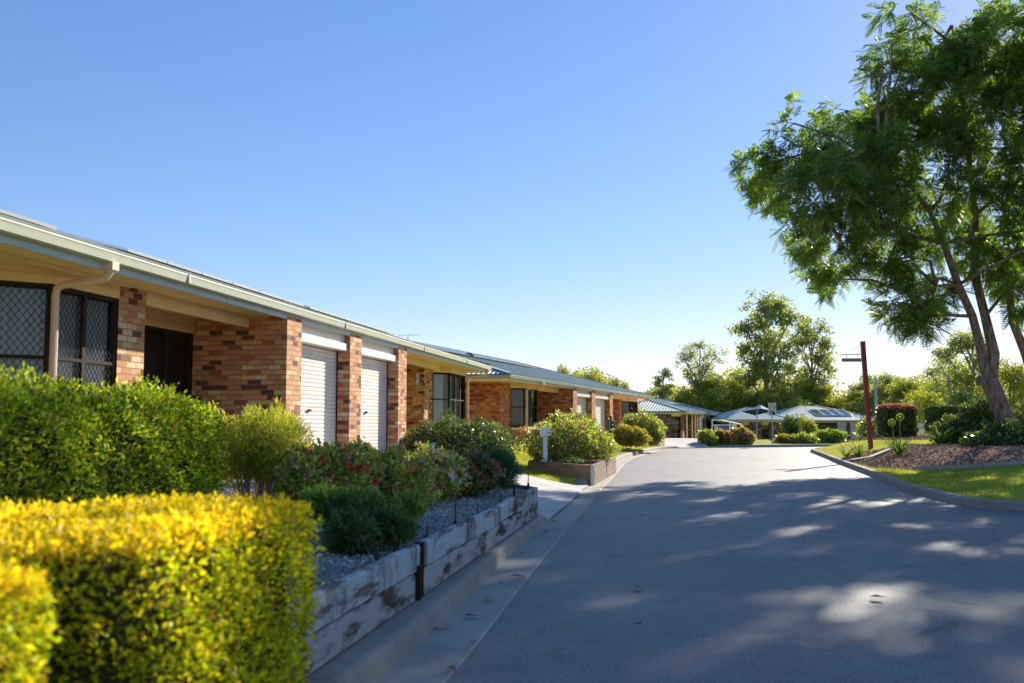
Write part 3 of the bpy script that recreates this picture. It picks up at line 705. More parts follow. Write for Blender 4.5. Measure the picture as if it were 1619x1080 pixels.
def window(root, p0, p1, sill, head, style, inset=.05):
    """p0,p1 local (u,w) ends, outer face; style: mesh / plain"""
    p0 = Vector((*p0, 0)); p1 = Vector((*p1, 0)); d = (p1 - p0); L = d.length; d.normalize()
    n = Vector((-d.y, d.x, 0))   # inward (away from the street)
    def P(s, z, o): q = p0 + d * s + n * o; return (q.x, q.y, z)
    fr = MB()
    def bar(s0, z0, s1, z1, o0, o1):
        c = [P(s0, z0, o0), P(s1, z0, o0), P(s1, z0, o1), P(s0, z0, o1), P(s0, z1, o0), P(s1, z1, o0), P(s1, z1, o1), P(s0, z1, o1)]
        for q in ((0, 3, 2, 1), (4, 5, 6, 7), (0, 1, 5, 4), (1, 2, 6, 5), (2, 3, 7, 6), (3, 0, 4, 7)): fr.face([c[i] for i in q])
    f = .05; e = .002; o0, o1 = inset - .03, inset + .03
    bar(e, sill + e, L - e, sill + f, o0, o1); bar(e, head - f, L - e, head - e, o0, o1)
    bar(e, sill + f, f, head - f, o0, o1); bar(L - f, sill + f, L - e, head - f, o0, o1)
    nd = max(1, round(L / .85)) if L > 1.1 else 1
    for k in range(1, nd): bar(L * k / nd - .035, sill + f, L * k / nd + .035, head - f, o0 + .003, o1 - .003)
    zm = sill + (head - sill) * .52
    for k in range(nd):
        s0 = L * k / nd + (.05 if k == 0 else .035); s1 = L * (k + 1) / nd - (.05 if k == nd - 1 else .035)
        bar(s0, zm - .02, s1, zm + .02, o0 + .006, o1 - .006)
    win = fr.build('window', 'dark_alu', root)
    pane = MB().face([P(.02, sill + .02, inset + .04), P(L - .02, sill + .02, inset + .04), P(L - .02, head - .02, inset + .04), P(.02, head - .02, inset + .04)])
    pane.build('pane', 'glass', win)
    # curtain in folds behind the glass
    cm = MB(); N = int(L / .035); s = [i / N * L for i in range(N + 1)]
    gaps = {'mesh': [(0, L)], 'plain': [(0, L * .72)], 'dark': [], 'door': []}[style]
    for a_, b_ in gaps:
        for i in range(N):
            if a_ <= s[i] < b_ - .01:
                o_a = inset + .09 + .03 * math.sin(s[i] * 55); o_b = inset + .09 + .03 * math.sin(s[i + 1] * 55)
                cm.face([P(s[i], sill + .03, o_a), P(s[i + 1], sill + .03, o_b), P(s[i + 1], head - .06, o_b), P(s[i], head - .06, o_a)])
    if cm.f: cm.build('curtain', 'curtain', win, True)
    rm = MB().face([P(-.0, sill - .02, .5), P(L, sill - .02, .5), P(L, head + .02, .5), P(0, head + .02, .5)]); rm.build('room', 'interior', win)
    if style in ('mesh', 'door'):
        # diamond security mesh in front of the glass
        sc = MB(); cw, ch = (.085, .11) if style == 'mesh' else (.06, .085); W_ = .007
        H_ = head - sill - 2 * f; L_ = L - 2 * f; slope = ch / cw
        def clipline(s0, z0, dirn):
            # line z = z0 + dirn*slope*(s - s0), clip into [0,L_]x[0,H_]
            pts = []
            for s_ in (0, L_):
                z = z0 + dirn * slope * (s_ - s0)
                if 0 <= z <= H_: pts.append((s_, z))
            for z in (0, H_):
                s_ = s0 + (z - z0) / (dirn * slope)
                if 0 < s_ < L_: pts.append((s_, z))
            return pts[:2] if len(pts) >= 2 else None
        k = -int(H_ / ch) - 2
        while k * cw < L_ + H_ / slope + cw:
            for dr in (1, -1):
                c = clipline(k * cw if dr == 1 else k * cw, 0, dr)
                if c:
                    (sa, za), (sb, zb) = c
                    A = Vector(P(f + sa, sill + f + za, inset - .012 + .003 * dr)); B = Vector(P(f + sb, sill + f + zb, inset - .012 + .003 * dr))
                    if (B - A).length > .02: sc.bar(A, B, W_, .004, up=tuple(n))
            k += 1
        sc.build('security_screen', 'dark_alu', win)
    return win

def garage(root, p0, p1, w_out, green=False):
    """door between p0 and p1 (local u,w); w_out plane of the pillars' fronts"""
    u0, u1 = p0[0], p1[0]; w = p0[1]
    mb = MB(); n = 28; pitch = 2.17 / n
    for i in range(n):
        z = .01 + i * pitch
        pr = [(0, z), (-.014, z + pitch * .10), (-.017, z + pitch * .5), (-.012, z + pitch * .84), (0, z + pitch * .92), (0, z + pitch)]
        for (o0, z0), (o1, z1) in zip(pr[:-1], pr[1:]):
            mb.face([(u0 + .01, w + .04 + o0, z0), (u1 - .01, w + .04 + o0, z0), (u1 - .01, w + .04 + o1, z1), (u0 + .01, w + .04 + o1, z1)])
    d = mb.build('garage_door', 'door_white', root)
    um = u0 + (u1 - u0) * .42
    MB().box(um - .09, w - .012, .94, um + .09, w + .022, .965).box(um - .03, w - .02, .95, um + .03, w + .02, .985).build('handle', 'black', d)
    MB().box(u0 + .005, w_out + .12, 2.335, u1 - .005, w + .06, ZS - .005).build('bulkhead', 'door_green' if green else 'panel_white', root)
    MB().box(u0 + .008, w_out + .05, 2.19, u1 - .008, w + .03, 2.33).build('roller_cover', 'panel_white', root)
    MB().box(u0 + .004, w + .035, .0, u0 + .03, w + .09, 2.19).box(u1 - .03, w + .035, .0, u1 - .004, w + .09, 2.19).build('door_track', 'black', root)

def house(name, label, org, a, U, D, chain, brick, pitch=15, roofmat='roof', gmat='gutter', fmat='fascia', cream='cream', ribs=True, rib_step=.2, zb=-1.2, win_style='plain', rib0=-.02):
    """local frame: x = u along the street face, y = w away from the street, z above floor; gutter line at w = 0"""
    root = empty(name, org, R(90) - a); tag(root, label, 'house', None)
    wallm = MB(); trim = MB(); wb = MB(); s = 0
    for seg in chain:
        (u0, w0), (u1, w1), kind = seg[0], seg[1], seg[2]
        L = math.hypot(u1 - u0, w1 - w0)
        def q(z0, z1, m=wallm, off=0):
            m.face([(u0, w0, z0), (u1, w1, z0), (u1, w1, z1), (u0, w0, z1)], 0, [(s, z0), (s + L, z0), (s + L, z1), (s, z1)])
        if kind == 'brick': q(zb, ZS)
        elif kind.startswith('win'):
            sill, head = seg[3], seg[4]; sty = seg[5] if len(seg) > 5 else win_style
            q(zb, sill); 
            window(root, (u0, w0), (u1, w1), sill, head, sty)
            dd = Vector((u1 - u0, w1 - w0, 0)).normalized(); nn = Vector((-dd.y, dd.x, 0))
            A = Vector((u0, w0, 0)) + nn * .07; B = Vector((u1, w1, 0)) + nn * .07
            # panel over the head with a small step
            m = MB(); trim = MB()
            if ZS - head > .06:
                m.bar(A + Vector((0, 0, (head + ZS) / 2)), B + Vector((0, 0, (head + ZS) / 2)), .16, ZS - head - .004)
                m.bar(A - nn * .085 + Vector((0, 0, head + .10)) + dd * .004, B - nn * .085 + Vector((0, 0, head + .10)) - dd * .004, .02, .012)
            # sill
            if sill > .2: trim.bar(A - nn * .06 + Vector((0, 0, sill - .052)) + dd * .003, B - nn * .06 + Vector((0, 0, sill - .052)) - dd * .003, .19, .10)
            if m.f: m.build('weatherboard' if sty == 'door' else 'head_board', 'weather' if sty == 'door' else cream, root)
            if trim.f: trim.build('window_sill', cream, root)
        elif kind == 'garage':
            garage(root, (u0, w0), (u1, w1), seg[3], seg[4] if len(seg) > 4 else False)
            q(zb, 0)
        s += L
    wallm.build('wall', brick, root)
    # soffit
    sf = MB().face([(.13, .13, ZS), (U - .13, .13, ZS), (U - .13, D - .13, ZS), (.13, D - .13, ZS)]); sf.build('soffit', cream, root)
    # fascia and gutter swept round the eaves
    def sweep(prof, nm, mt):
        mb = MB(); c = lambda o, z: [(o, o, z), (U - o, o, z), (U - o, D - o, z), (o, D - o, z)]
        for (o0, z0), (o1, z1) in zip(prof[:-1], prof[1:]):
            A = c(o0, z0); B = c(o1, z1)
            for k in range(4): mb.face([A[k], A[(k + 1) % 4], B[(k + 1) % 4], B[k]])
        return mb.build(nm, mt, root)
    sweep([(.135, 2.70), (.105, 2.70), (.105, 2.50), (.135, 2.50), (.135, 2.70)], 'fascia', fmat)
    sweep([(.10, 2.585), (.03, 2.585), (.008, 2.60), (.0, 2.66), (-.004, 2.685), (-.010, 2.70), (-.006, 2.715), (.004, 2.718), (.008, 2.60), (.098, 2.60)], 'gutter', gmat)
    sweep([(.02, 2.725), (.018, 2.757), (.06, 2.762)], 'roof_edge', 'roofdark')
    # hip roof
    tp = math.tan(R(pitch)); zr = 2.755; e = .05; hw = (D - 2 * e) / 2
    lx = max((U - 2 * e) / 2, .01)
    if U >= D: r0, r1 = (e + hw, D / 2), (U - e - hw, D / 2); H = hw * tp
    else: r0, r1 = (U / 2, e + lx), (U / 2, D - e - lx); H = lx * tp
    c0, c1, c2, c3 = (e, e, zr), (U - e, e, zr), (U - e, D - e, zr), (e, D - e, zr)
    A = (*r0, zr + H); B = (*r1, zr + H)
    rf = MB()
    if U >= D: rf.face([c0, c1, B, A]); rf.face([c1, c2, B]); rf.face([c2, c3, A, B]); rf.face([c3, c0, A])
    else: rf.face([c0, c1, A]); rf.face([c1, c2, B, A]); rf.face([c2, c3, B]); rf.face([c3, c0, A, B])
    roof = rf.build('roof', roofmat, root)
    if ribs:
        rb = MB(); W2 = .022; hh = .028
        span_u, span_w = U - 2 * e, D - 2 * e; half = min(span_u, span_w) / 2
        def rib(p, q_):
            p = Vector(p); q_ = Vector(q_); d = (q_ - p)
            if d.length < .15: return
            d.normalize(); x = Vector((-d.y, d.x, 0)).normalized() * W2; upv = x.cross(d); 
            if upv.z < 0: upv = -upv
            upv = upv.normalized() * hh
            a1, a2, a3, a4 = p - x * 1.6, p - x * .6 + upv, p + x * .6 + upv, p + x * 1.6
            b1, b2, b3, b4 = q_ - x * 1.6, q_ - x * .6 + upv, q_ + x * .6 + upv, q_ + x * 1.6
            rb.face([a1, b1, b2, a2]); rb.face([a2, b2, b3, a3]); rb.face([a3, b3, b4, a4]); rb.face([a1, a2, a3, a4])
        t = rib_step / 2
        while t < span_u:
            r = min(t, span_u - t, half)
            rib((e + t, e + rib0, zr - .004 + max(rib0, 0) * tp), (e + t, e + r, zr + r * tp)); t += rib_step
        t = rib_step / 2
        while t < span_w:
            r = min(t, span_w - t, half)
            rib((e - .02, e + t, zr - .004), (e + r, e + t, zr + r * tp)); t += rib_step
        rb.build('ribs', roofmat, roof)
        cp = MB()
        for p, q_ in ((c0, A), (c1, A if U < D else B), (A, B), (c2, B), (c3, A if U >= D else B)):
            cp.bar(Vector(p) + Vector((0, 0, .035)), Vector(q_) + Vector((0, 0, .035)), .2, .02)
        cp.build('ridge_cap', roofmat, roof)
    return root
def downpipe(root, u, w, zt=2.58, zend=-.3, mat='pipe'):
    mb = MB(); r = .045
    mb.tube([(u, .05, zt), (u, .05, zt - .10), (u, .09, zt - .16), (u, .18, zt - .19), (u, w - .15, zt - .24), (u, w - .075, zt - .28), (u, w - .06, zt - .36), (u, w - .06, zend)], r, 10)
    mb.box(u - .07, -.02, zt - .08, u + .07, .10, zt + .02)
    mb.build('downpipe', mat, root)

H1F = .73
def chain_near():
    c = []
    pts = [((.6, 1.8), (6.65, 1.8), 'brick'), ((6.65, 1.8), (7.65, .8), 'win', .55, 2.36, 'mesh'), ((7.65, .8), (9.07, .8), 'win', .55, 2.36, 'mesh'),
           ((9.07, .8), (9.74, .8), 'brick'), ((9.74, .8), (9.74, 1.82), 'brick'), ((9.74, 1.82), (13.14, 1.82), 'win', .1, 2.27, 'door'),
           ((13.14, 1.82), (13.14, .1), 'brick'), ((13.14, .1), (13.82, .1), 'brick'), ((13.82, .1), (13.82, .36), 'brick'), ((13.82, .36), (16.5, .36), 'garage', .1),
           ((16.5, .36), (16.5, .1), 'brick'), ((16.5, .1), (17.25, .1), 'brick'), ((17.25, .1), (17.25, .36), 'brick'), ((17.25, .36), (20.12, .36), 'garage', .1),
           ((20.12, .36), (20.12, .1), 'brick'), ((20.12, .1), (20.85, .1), 'brick'), ((20.85, .1), (20.85, 1.82), 'brick'), ((20.85, 1.82), (27.2, 1.82), 'brick'),
           ((27.2, 1.82), (27.2, 1.28), 'brick'), ((27.2, 1.28), (28.3, 1.28), 'brick'), ((28.3, 1.28), (28.8, .8), 'win', .55, 2.36, 'plain'), ((28.8, .8), (31.2, .8), 'win', .55, 2.36, 'plain'),
           ((31.2, .8), (31.2, 12.4), 'brick'), ((31.2, 12.4), (.6, 12.4), 'brick'), ((.6, 12.4), (.6, 1.8), 'brick')]
    return pts
o1 = st(3, 6.45)
h1 = house('brick_house', 'nearest long brick house with mottled orange bricks and two white garage doors', (o1[0], o1[1], H1F), SA, 31.85, 13.2, chain_near(), 'brick_near', rib0=.45)
MB().box(9.745, .79, 2.36, 13.135, .87, ZS - .003).box(9.746, .77, 2.47, 13.134, .79, 2.50).build('beam', 'cream', h1)
MB().box(20.855, .79, 2.36, 27.195, .87, ZS - .003).build('beam', 'cream', h1)
for u_ in (2.6, 9.4, 15.9, 22.2, 27.6):
    MB().box(u_, -.016, 2.60, u_ + .05, .03, 2.722).build('gutter_joint', 'gutter', h1)
    MB().box(u_ + 1.4, .099, 2.50, u_ + 1.45, .104, 2.60).build('fascia_joint', 'fascia', h1)
downpipe(h1, 7.62, .8); downpipe(h1, 31.28, .8)
# step in the soffit over the bays
MB().box(6.0, .62, ZS - .05, 9.06, .66, ZS - .003).build('cornice', 'cream', h1)

H2A = R(17.6); H2F = .55
c2 = [((2.72, 14.2), (2.72, 1.28), 'brick'), ((2.72, 1.28), (3.98, 1.28), 'brick'), ((3.98, 1.28), (4.5, .8), 'win', .72, 2.36, 'dark'), ((4.5, .8), (6.45, .8), 'win', .72, 2.36, 'plain'),
      ((6.45, .8), (6.45, 1.82), 'brick'), ((6.45, 1.82), (10, 1.82), 'win', .1, 2.27, 'door'), ((10, 1.82), (10, .1), 'brick'), ((10, .1), (10.75, .1), 'brick'), ((10.75, .1), (10.75, .36), 'brick'),
      ((10.75, .36), (13.9, .36), 'garage', .1, True), ((13.9, .36), (13.9, .1), 'brick'), ((13.9, .1), (14.75, .1), 'brick'), ((14.75, .1), (14.75, .36), 'brick'),
      ((14.75, .36), (18.3, .36), 'garage', .1, True), ((18.3, .36), (18.3, .1), 'brick'), ((18.3, .1), (19.1, .1), 'brick'), ((19.1, .1), (19.1, 1.82), 'brick'), ((19.1, 1.82), (26.6, 1.82), 'brick'),
      ((26.6, 1.82), (26.6, 1.28), 'brick'), ((26.6, 1.28), (27.6, 1.28), 'brick'), ((27.6, 1.28), (28.1, .8), 'win', .72, 2.3, 'dark'), ((28.1, .8), (30.5, .8), 'win', .72, 2.3, 'dark'),
      ((30.5, .8), (30.5, 14.2), 'brick'), ((30.5, 14.2), (2.72, 14.2), 'brick')]
g2 = at(808, 595, 37.4)
h2 = house('brick_house', 'second red brick house with a green grey steel roof, behind the white letterbox', (-.05 , 37.4, H2F), H2A, 31.2, 15.0, c2, 'brick_red', pitch=15, gmat='guttergreen', fmat='cream')
MB().box(6.455, .79, 2.32, 9.995, .87, ZS - .003).build('beam', 'cream', h2)
MB().box(19.105, .79, 2.36, 26.595, .87, ZS - .003).build('beam', 'cream', h2)
downpipe(h2, 4.56, .8); downpipe(h2, 30.6, .8)
MB().box(2.60, 3.1, .95, 2.72, 4.4, 1.98).build('meter_box', 'meter', h2)

H3A = R(19.5); g3 = at(1086, 651, 88)
c3 = [((.7, 10.5), (.7, 1.5), 'brick'), ((.7, 1.5), (1.35, .8), 'win', .05, 2.3, 'dark'), ((1.35, .8), (3.4, .8), 'brick'), ((3.4, .8), (3.4, 1.8), 'brick'), ((3.4, 1.8), (8, 1.8), 'brick'),
      ((8, 1.8), (8, .15), 'brick'), ((8, .15), (8.7, .15), 'brick'), ((8.7, .15), (8.7, .36), 'brick'), ((8.7, .36), (11.5, .36), 'garage', .15), ((11.5, .36), (11.5, .15), 'brick'), ((11.5, .15), (12.3, .15), 'brick'),
      ((12.3, .15), (12.3, 1.8), 'brick'), ((12.3, 1.8), (17, 1.8), 'brick'), ((17, 1.8), (17, .8), 'brick'), ((17, .8), (19.4, .8), 'win', .6, 2.2, 'dark'), ((19.4, .8), (23.3, .8), 'brick'), ((23.3, .8), (23.3, 10.5), 'brick'), ((23.3, 10.5), (.7, 10.5), 'brick')]
h3 = house('brick_house', 'third house with brown mottled bricks and pale verandah posts near the end of the road', (g3.x, g3.y, g3.z - 2.70), H3A, 24, 11.2, c3, 'brick_brown', gmat='guttergreen', fmat='cream', rib_step=.28)
for u in (1.3, 4.2, 6.0, 7.4): MB().box(u, .2, -1.2, u + .11, .31, ZS - .004).build('post', 'pipe', h3)
g4 = at(1135, 664, 100)
c4 = [((.5, 9), (.5, .6), 'brick'), ((.5, .6), (1.5, .6), 'brick'), ((1.5, .6), (2.2, .6), 'win', .05, 2.2, 'plain'), ((2.2, .6), (2.6, .6), 'brick'), ((2.6, .6), (3.3, .6), 'win', 1.0, 2.2, 'dark'), ((3.3, .6), (4.6, .6), 'brick'),
      ((4.6, .6), (5.3, .6), 'win', .05, 2.2, 'dark'), ((5.3, .6), (7.6, .6), 'brick'), ((7.6, .6), (7.6, 9), 'brick'), ((7.6, 9), (.5, 9), 'brick')]
h4 = house('brick_house', 'low house with pale roof facing the end of the road, behind the speed sign', (g4.x, g4.y, g4.z - 2.72), R(88), 8.1, 9.6, c4, 'brick_brown', pitch=17, roofmat='roofpale', gmat='gutter', fmat='cream', rib_step=.3)
g5 = at(1212, 665, 108)
c5 = [((.5, 10), (.5, .8), 'brick'), ((.5, .8), (4.9, .8), 'brick'), ((4.9, .8), (5.6, .8), 'win', .05, 2.2, 'dark'), ((5.6, .8), (7.8, .8), 'brick'), ((7.8, .8), (7.8, .3), 'brick'), ((7.8, .3), (8.0, .3), 'brick'), ((8.0, .3), (8.95, .3), 'garage', .1),
      ((8.95, .3), (9.4, .3), 'brick'), ((9.4, .3), (10.8, .3), 'garage', .1), ((10.8, .3), (13.4, .3), 'brick'), ((13.4, .3), (13.4, 10), 'brick'), ((13.4, 10), (.5, 10), 'brick')]
h5 = house('brick_house', 'low house with pale garage doors and green grey roof, right of the speed sign', (g5.x, g5.y, g5.z - 2.72), R(86), 13.9, 12.4, c5, 'brick_brown', pitch=15.5, roofmat='roof', gmat='gutter', fmat='cream', rib_step=.3)

# plaque and wind chime on the far entry wall of the near house
Mh1 = Matrix.Translation(h1.location) @ Matrix.Rotation(R(90) - SA, 4, 'Z')
def place(root, hm, u, w, z, extra=None):
    m = hm @ Matrix.Translation((u, w, z))
    if extra: m = m @ extra
    root.matrix_world = m
pl = empty('wall_plaque'); tag(pl, 'round tan clay plaque hanging on the brick entry wall', 'wall plaque')
place(pl, Mh1, 27.19, 1.52, 1.42, Matrix.Rotation(R(-90), 4, 'Y'))
MB().lathe([(.001, .035), (.05, .035), (.06, .045), (.13, .04), (.15, .03), (.165, .03), (.165, .0)], sides=26).build('disc', 'plaque', pl, True)
MB().box(.12, -.012, .0, .26, .012, .012).build('hanger', 'plaque', pl)
wc = empty('wind_chime'); tag(wc, 'wind chime of long pale tubes hanging under the entry eave', 'wind chime')
place(wc, Mh1, 26.3, 1.25, ZS)
MB().tube([(0, 0, 0), (0, 0, -.32)], .004, 5).build('cord', 'black', wc); MB().lathe([(.001, -.31), (.06, -.31), (.06, -.335), (.001, -.335)], sides=12).build('top_plate', 'plaque', wc)
for k in range(4):
    a_ = k * math.pi / 2; x, y = .045 * math.cos(a_), .045 * math.sin(a_)
    MB().tube([(x, y, -.34), (x, y, -.75 + .05 * k)], .008, 6).build('chime_tube', 'alu', wc)
# roof ventilator
rv = empty('roof_vent', (0, 0, 0)); tag(rv, 'dark green rounded vent standing on the second roof', 'roof vent')
pv = at(742, 562, 46.5); rv.location = (pv.x, pv.y, pv.z - .45)
MB().lathe([(.13, 0), (.13, .28)], sides=16).build('collar', 'roofdark', rv, True)
m_ = MB().lathe([(.15, .26), (.24, .32), (.27, .40), (.25, .48), (.17, .55), (.001, .58)], sides=20)
for k in range(20):
    a_ = 2 * math.pi * k / 20; m_.bar((.25 * math.cos(a_), .25 * math.sin(a_), .31), (.25 * math.cos(a_ + .2), .25 * math.sin(a_ + .2), .5), .012, .05)
m_.build('turbine', 'roofdark', rv)

# solar panels
def panel(hm, u, r, z0, tp, w=1.0, l=1.65, lift=.11, label='', group='', tilt=0):
    root = empty('solar_panel'); tag(root, label, 'solar panel', group)
    m = hm @ Matrix.Translation((u, .05 + r, 2.755 + r * math.tan(R(tp)) + lift)) @ Matrix.Rotation(R(tp + tilt), 4, 'X')
    root.matrix_world = m
    f = MB(); t = .035
    f.box(0, 0, -t, w, .03, 0); f.box(0, l - .03, -t, w, l, 0); f.box(0, .03, -t, .03, l - .03, 0); f.box(w - .03, .03, -t, w, l - .03, 0)
    f.build('frame', 'alu', root)
    MB().box(.03, .03, -.02, w - .03, l - .03, -.006).build('cell_sheet', 'solar', root)
    for x_ in (.1, w - .14):
        for y_ in (.25, l - .3): MB().box(x_, y_, -t - lift, x_ + .04, y_ + .04, -t).build('mounting_foot', 'alu', root)
for i in range(3): panel(Mh1, 3.9 + i * 1.03, .25, 0, 15, lift=.07, label='solar panel near the left edge of the roof line', group='solar panels above the bay window')
for i in range(6): panel(Mh1, 8.7 + i * 1.03, .42, 0, 15, lift=.09, label='dark solar panel above the entry beam', group='solar panels above the entry beam')
for i in range(6): panel(Mh1, 15.2 + i * 1.03, .42, 0, 15, lift=.09, label='dark solar panel above the garage doors', group='solar panels above the garage doors')
Mh2 = Matrix.Translation(h2.location) @ Matrix.Rotation(R(90) - H2A, 4, 'Z')
for i in range(14): panel(Mh2, 4.6 + i * 1.03, 4.4, 0, 15, w=1.0, l=1.7, lift=.12, label='solar panel in the long row high on the second roof', group='solar panels on the second roof')
Mh3 = Matrix.Translation(h3.location) @ Matrix.Rotation(R(90) - H3A, 4, 'Z')
for i in range(8): panel(Mh3, 5.2 + i * 1.1, 2.6, 0, 15, label='small far solar panel on the third roof', group='solar panels on the third roof')
Mh5 = Matrix.Translation(h5.location) @ Matrix.Rotation(R(90) - R(86), 4, 'Z')
for i in range(4): panel(Mh5, 6.2 + i * 1.02, 1.6, 0, 15.5, l=2.6, label='far solar panel facing the road on the low house', group='solar panels on the far low house')
# antenna on far house
an = empty('tv_antenna', tuple(at(1274, 645, 110))); tag(an, 'thin television antenna above the far low roof', 'antenna')
MB().tube([(0, 0, -.6), (0, 0, .9)], .025, 6).build('mast', 'alu', an)
m_ = MB().tube([(-.5, 0, .85), (.5, 0, .85)], .02, 5)
for k in range(6): m_.tube([(-.4 + k * .16, -.25, .86), (-.4 + k * .16, .25, .86)], .012, 5)
m_.build('array', 'alu', an)
an = empty('tv_antenna', tuple(at(645, 536, 27))); tag(an, 'small antenna rods just above the near gutter', 'antenna')
MB().tube([(0, 0, -.35), (0, 0, .12)], .012, 6).build('mast', 'alu', an)
MB().tube([(-.25, 0, .1), (.3, .1, .12)], .008, 5).tube([(-.1, -.2, .11), (-.1, .2, .11)], .006, 5).build('array', 'alu', an)

# ------------------------------------------------------------------ verge in front of house two
pb = empty('planter_box', (1.9, 24.5, .1)); tag(pb, 'low garden bed edged with brown timber sleepers at the kerb corner', 'planter box')
corners = [(1.86, 23.35), (.45, 25.9), (.9, 28.6), (3.0, 29.2), (2.45, 26.4)]
cl = [Vector((x - 1.9, y - 24.5, 0)) for x, y in corners]
for k in range(5):
    a_, b_ = cl[k], cl[(k + 1) % 5]; dd = (b_ - a_).normalized() * .04
    for z in (.03, .18, .33):
        MB().bar(a_ + dd + Vector((0, 0, z - .03)), b_ - dd + Vector((0, 0, z - .03)), .08, .148).build('sleeper', 'sleeper_brown', pb)
MB().box(cl[0].x - .03, cl[0].y - .04, -.1, cl[0].x + .06, cl[0].y + .05, .36).build('post', 'creamlight', pb)
so = MB().face([tuple(c + Vector((0, 0, .31))) for c in cl]); so.build('soil', 'mulchbase', pb)
shrub('shrub', 'big leafy shrub with yellow green leaves filling the timber planter box', 'shrub',
      [px_lobe(900, 700, 26.4, 42, 32, .7), px_lobe(940, 708, 27.2, 32, 26, .7), px_lobe(865, 703, 27.4, 34, 28, .6), px_lobe(915, 682, 27.6, 28, 24, .6), px_lobe(885, 672, 28, 16, 18, .35)], 20000, .085, 'lf_rose', flowers=(('fl_pink', 12, .09), ('fl_red', 5, .1), ('fl_orange', 8, .07)), base=.48, aspect=.45)
shrub('shrub', 'low grey green ground shrub behind the planter edge below the letterbox', 'shrub',
      [px_lobe(868, 731, 25.6, 28, 10, .3), px_lobe(905, 736, 24.9, 22, 9, .3)], 3500, .07, 'lf_fern', base=.46, aspect=.2, stems=3)
lb = empty('letterbox', (0, 0, 0)); tag(lb, 'white letterbox on a white post in the timber planter box', 'letterbox')
p = at(862, 728, 25.4); lb.location = (p.x, p.y, .40)
MB().box(-.055, -.055, 0, .055, .055, .73).build('post', 'white', lb)
MB().box(-.14, -.2, .73, .14, .2, .88).face([(-.16, -.22, .885), (.16, -.22, .885), (0, -.22, .96)]).face([(-.16, .22, .885), (.16, .22, .885), (0, .22, .96)]).face([(-.16, -.22, .885), (0, -.22, .96), (0, .22, .96), (-.16, .22, .885)]).face([(.16, -.22, .885), (0, -.22, .96), (0, .22, .96), (.16, .22, .885)]).build('box', 'white', lb)
MB().lathe([(.001, 0), (.03, 0), (.03, .02), (.001, .02)], (.09, -.22, .80), 10).build('newspaper_hole', 'black', lb)
pt = empty('flower_bowl', tuple(at(832, 698, 36.0))); tag(pt, 'terracotta red flower bowl on a stand under the second house window', 'flower pot')
pt.location.z = .6
MB().lathe([(.05, 0), (.05, .25), (.09, .28), (.18, .42), (.2, .5), (.18, .5), (.16, .45), (.001, .42)], sides=16).build('bowl', 'terracotta', pt, True)
g = np.random.default_rng(5); P = g.normal(0, .09, (260, 3)) + (0, 0, .55); npmesh('flowers', leafquads(P, g.normal(size=P.shape), .07, .05, g), 4, 'fl_orange', pt)
# cactus
cc = empty('cactus', tuple(at(966, 699, 49))); cc.location.z = .5; tag(cc, 'tall dark columnar cactus in a red pot beside the garage pillar', 'cactus')
MB().lathe([(.18, 0), (.26, .32), (.29, .34), (.26, .38), (.001, .36)], sides=16).build('pot', 'terracotta', cc, True)
for (x, y, h_) in ((0, 0, 1.35), (.13, .05, 1.1), (-.13, .04, 1.2), (.05, -.13, .9), (.2, -.05, .8)):
    MB().tube([(x * .7, y * .7, .3), (x, y, .7), (x, y, h_ - .05), (x, y, h_)], [.055, .065, .06, .02], 7, wob=.15).build('column', 'cactus', cc)
shrub('shrub', 'bronze and green shrub at the kerb by the far garage of the second house', 'shrub',
      [px_lobe(990, 690, 46.5, 20, 14, .6), px_lobe(1010, 693, 46.5, 14, 12, .5)], 7000, .11, 'lf_bronze', base=.4)
shrub('shrub', 'round green shrub at the kerb in front of the third house', 'shrub',
      [px_lobe(1018, 680, 49.5, 25, 24, .9), px_lobe(1034, 690, 49, 13, 14, .5), px_lobe(1000, 672, 50, 14, 14, .5)], 10000, .12, 'lf_rose', base=.35)
# white hoop ornament behind that shrub
hp = empty('garden_arch', tuple(at(1037, 695, 58))); hp.location.z = .2; tag(hp, 'white curved garden arch half hidden behind the round shrub', 'garden arch')
MB().tube([(-.45 * math.cos(math.pi * k / 12), 0, .9 + .6 * math.sin(math.pi * k / 12)) for k in range(13)], .05, 8).build('hoop', 'white', hp)
MB().tube([(-.45, 0, -.2), (-.45, 0, .9)], .05, 8).build('leg', 'white', hp); MB().tube([(.45, 0, -.2), (.45, 0, .9)], .05, 8).build('leg', 'white', hp)
# stone edging by the kerb
for i, (px, py) in enumerate(((985, 716), (993, 713), (1001, 711), (1008, 709))):
    p = at(px, py, 44 + i * 1.2); s_ = MB(); z = land(p.x - .3, p.y)
    s_.lathe([(.001, .14), (.12, .13), (.2, .06), (.2, -.08)], sides=9); o = s_.build('edging_stone', 'kerb', None, True); o.location = (p.x - .45, p.y, z)
    tag(o, 'rough pale edging stone in front of the kerbside shrub', 'stone', 'edging stones by the kerbside shrub')
# far flower bed
shrub('shrub', 'low green shrub at the left end of the red flower bed', 'shrub', [px_lobe(1116, 691, 61, 11, 9, .6), px_lobe(1123, 694, 60.5, 8, 6, .5)], 3500, .14, 'lf_rose', base=.1, stems=3)
shrub('shrub', 'flowering shrub with red and orange blooms in the middle of the far bed', 'shrub', [px_lobe(1140, 691, 61.5, 14, 9, .6), px_lobe(1152, 693, 61, 10, 8, .5)], 4000, .13, 'lf_rose', flowers=(('fl_red', 60, .2), ('fl_orange', 20, .18)), base=.1, stems=3)
shrub('shrub', 'flowering shrub with orange and pink blooms at the right end of the far bed', 'shrub', [px_lobe(1170, 690, 61.5, 14, 11, .6), px_lobe(1184, 694, 61, 8, 8, .4)], 4500, .13, 'lf_rose', flowers=(('fl_orange', 50, .2), ('fl_pink', 30, .2)), base=.1, stems=3)

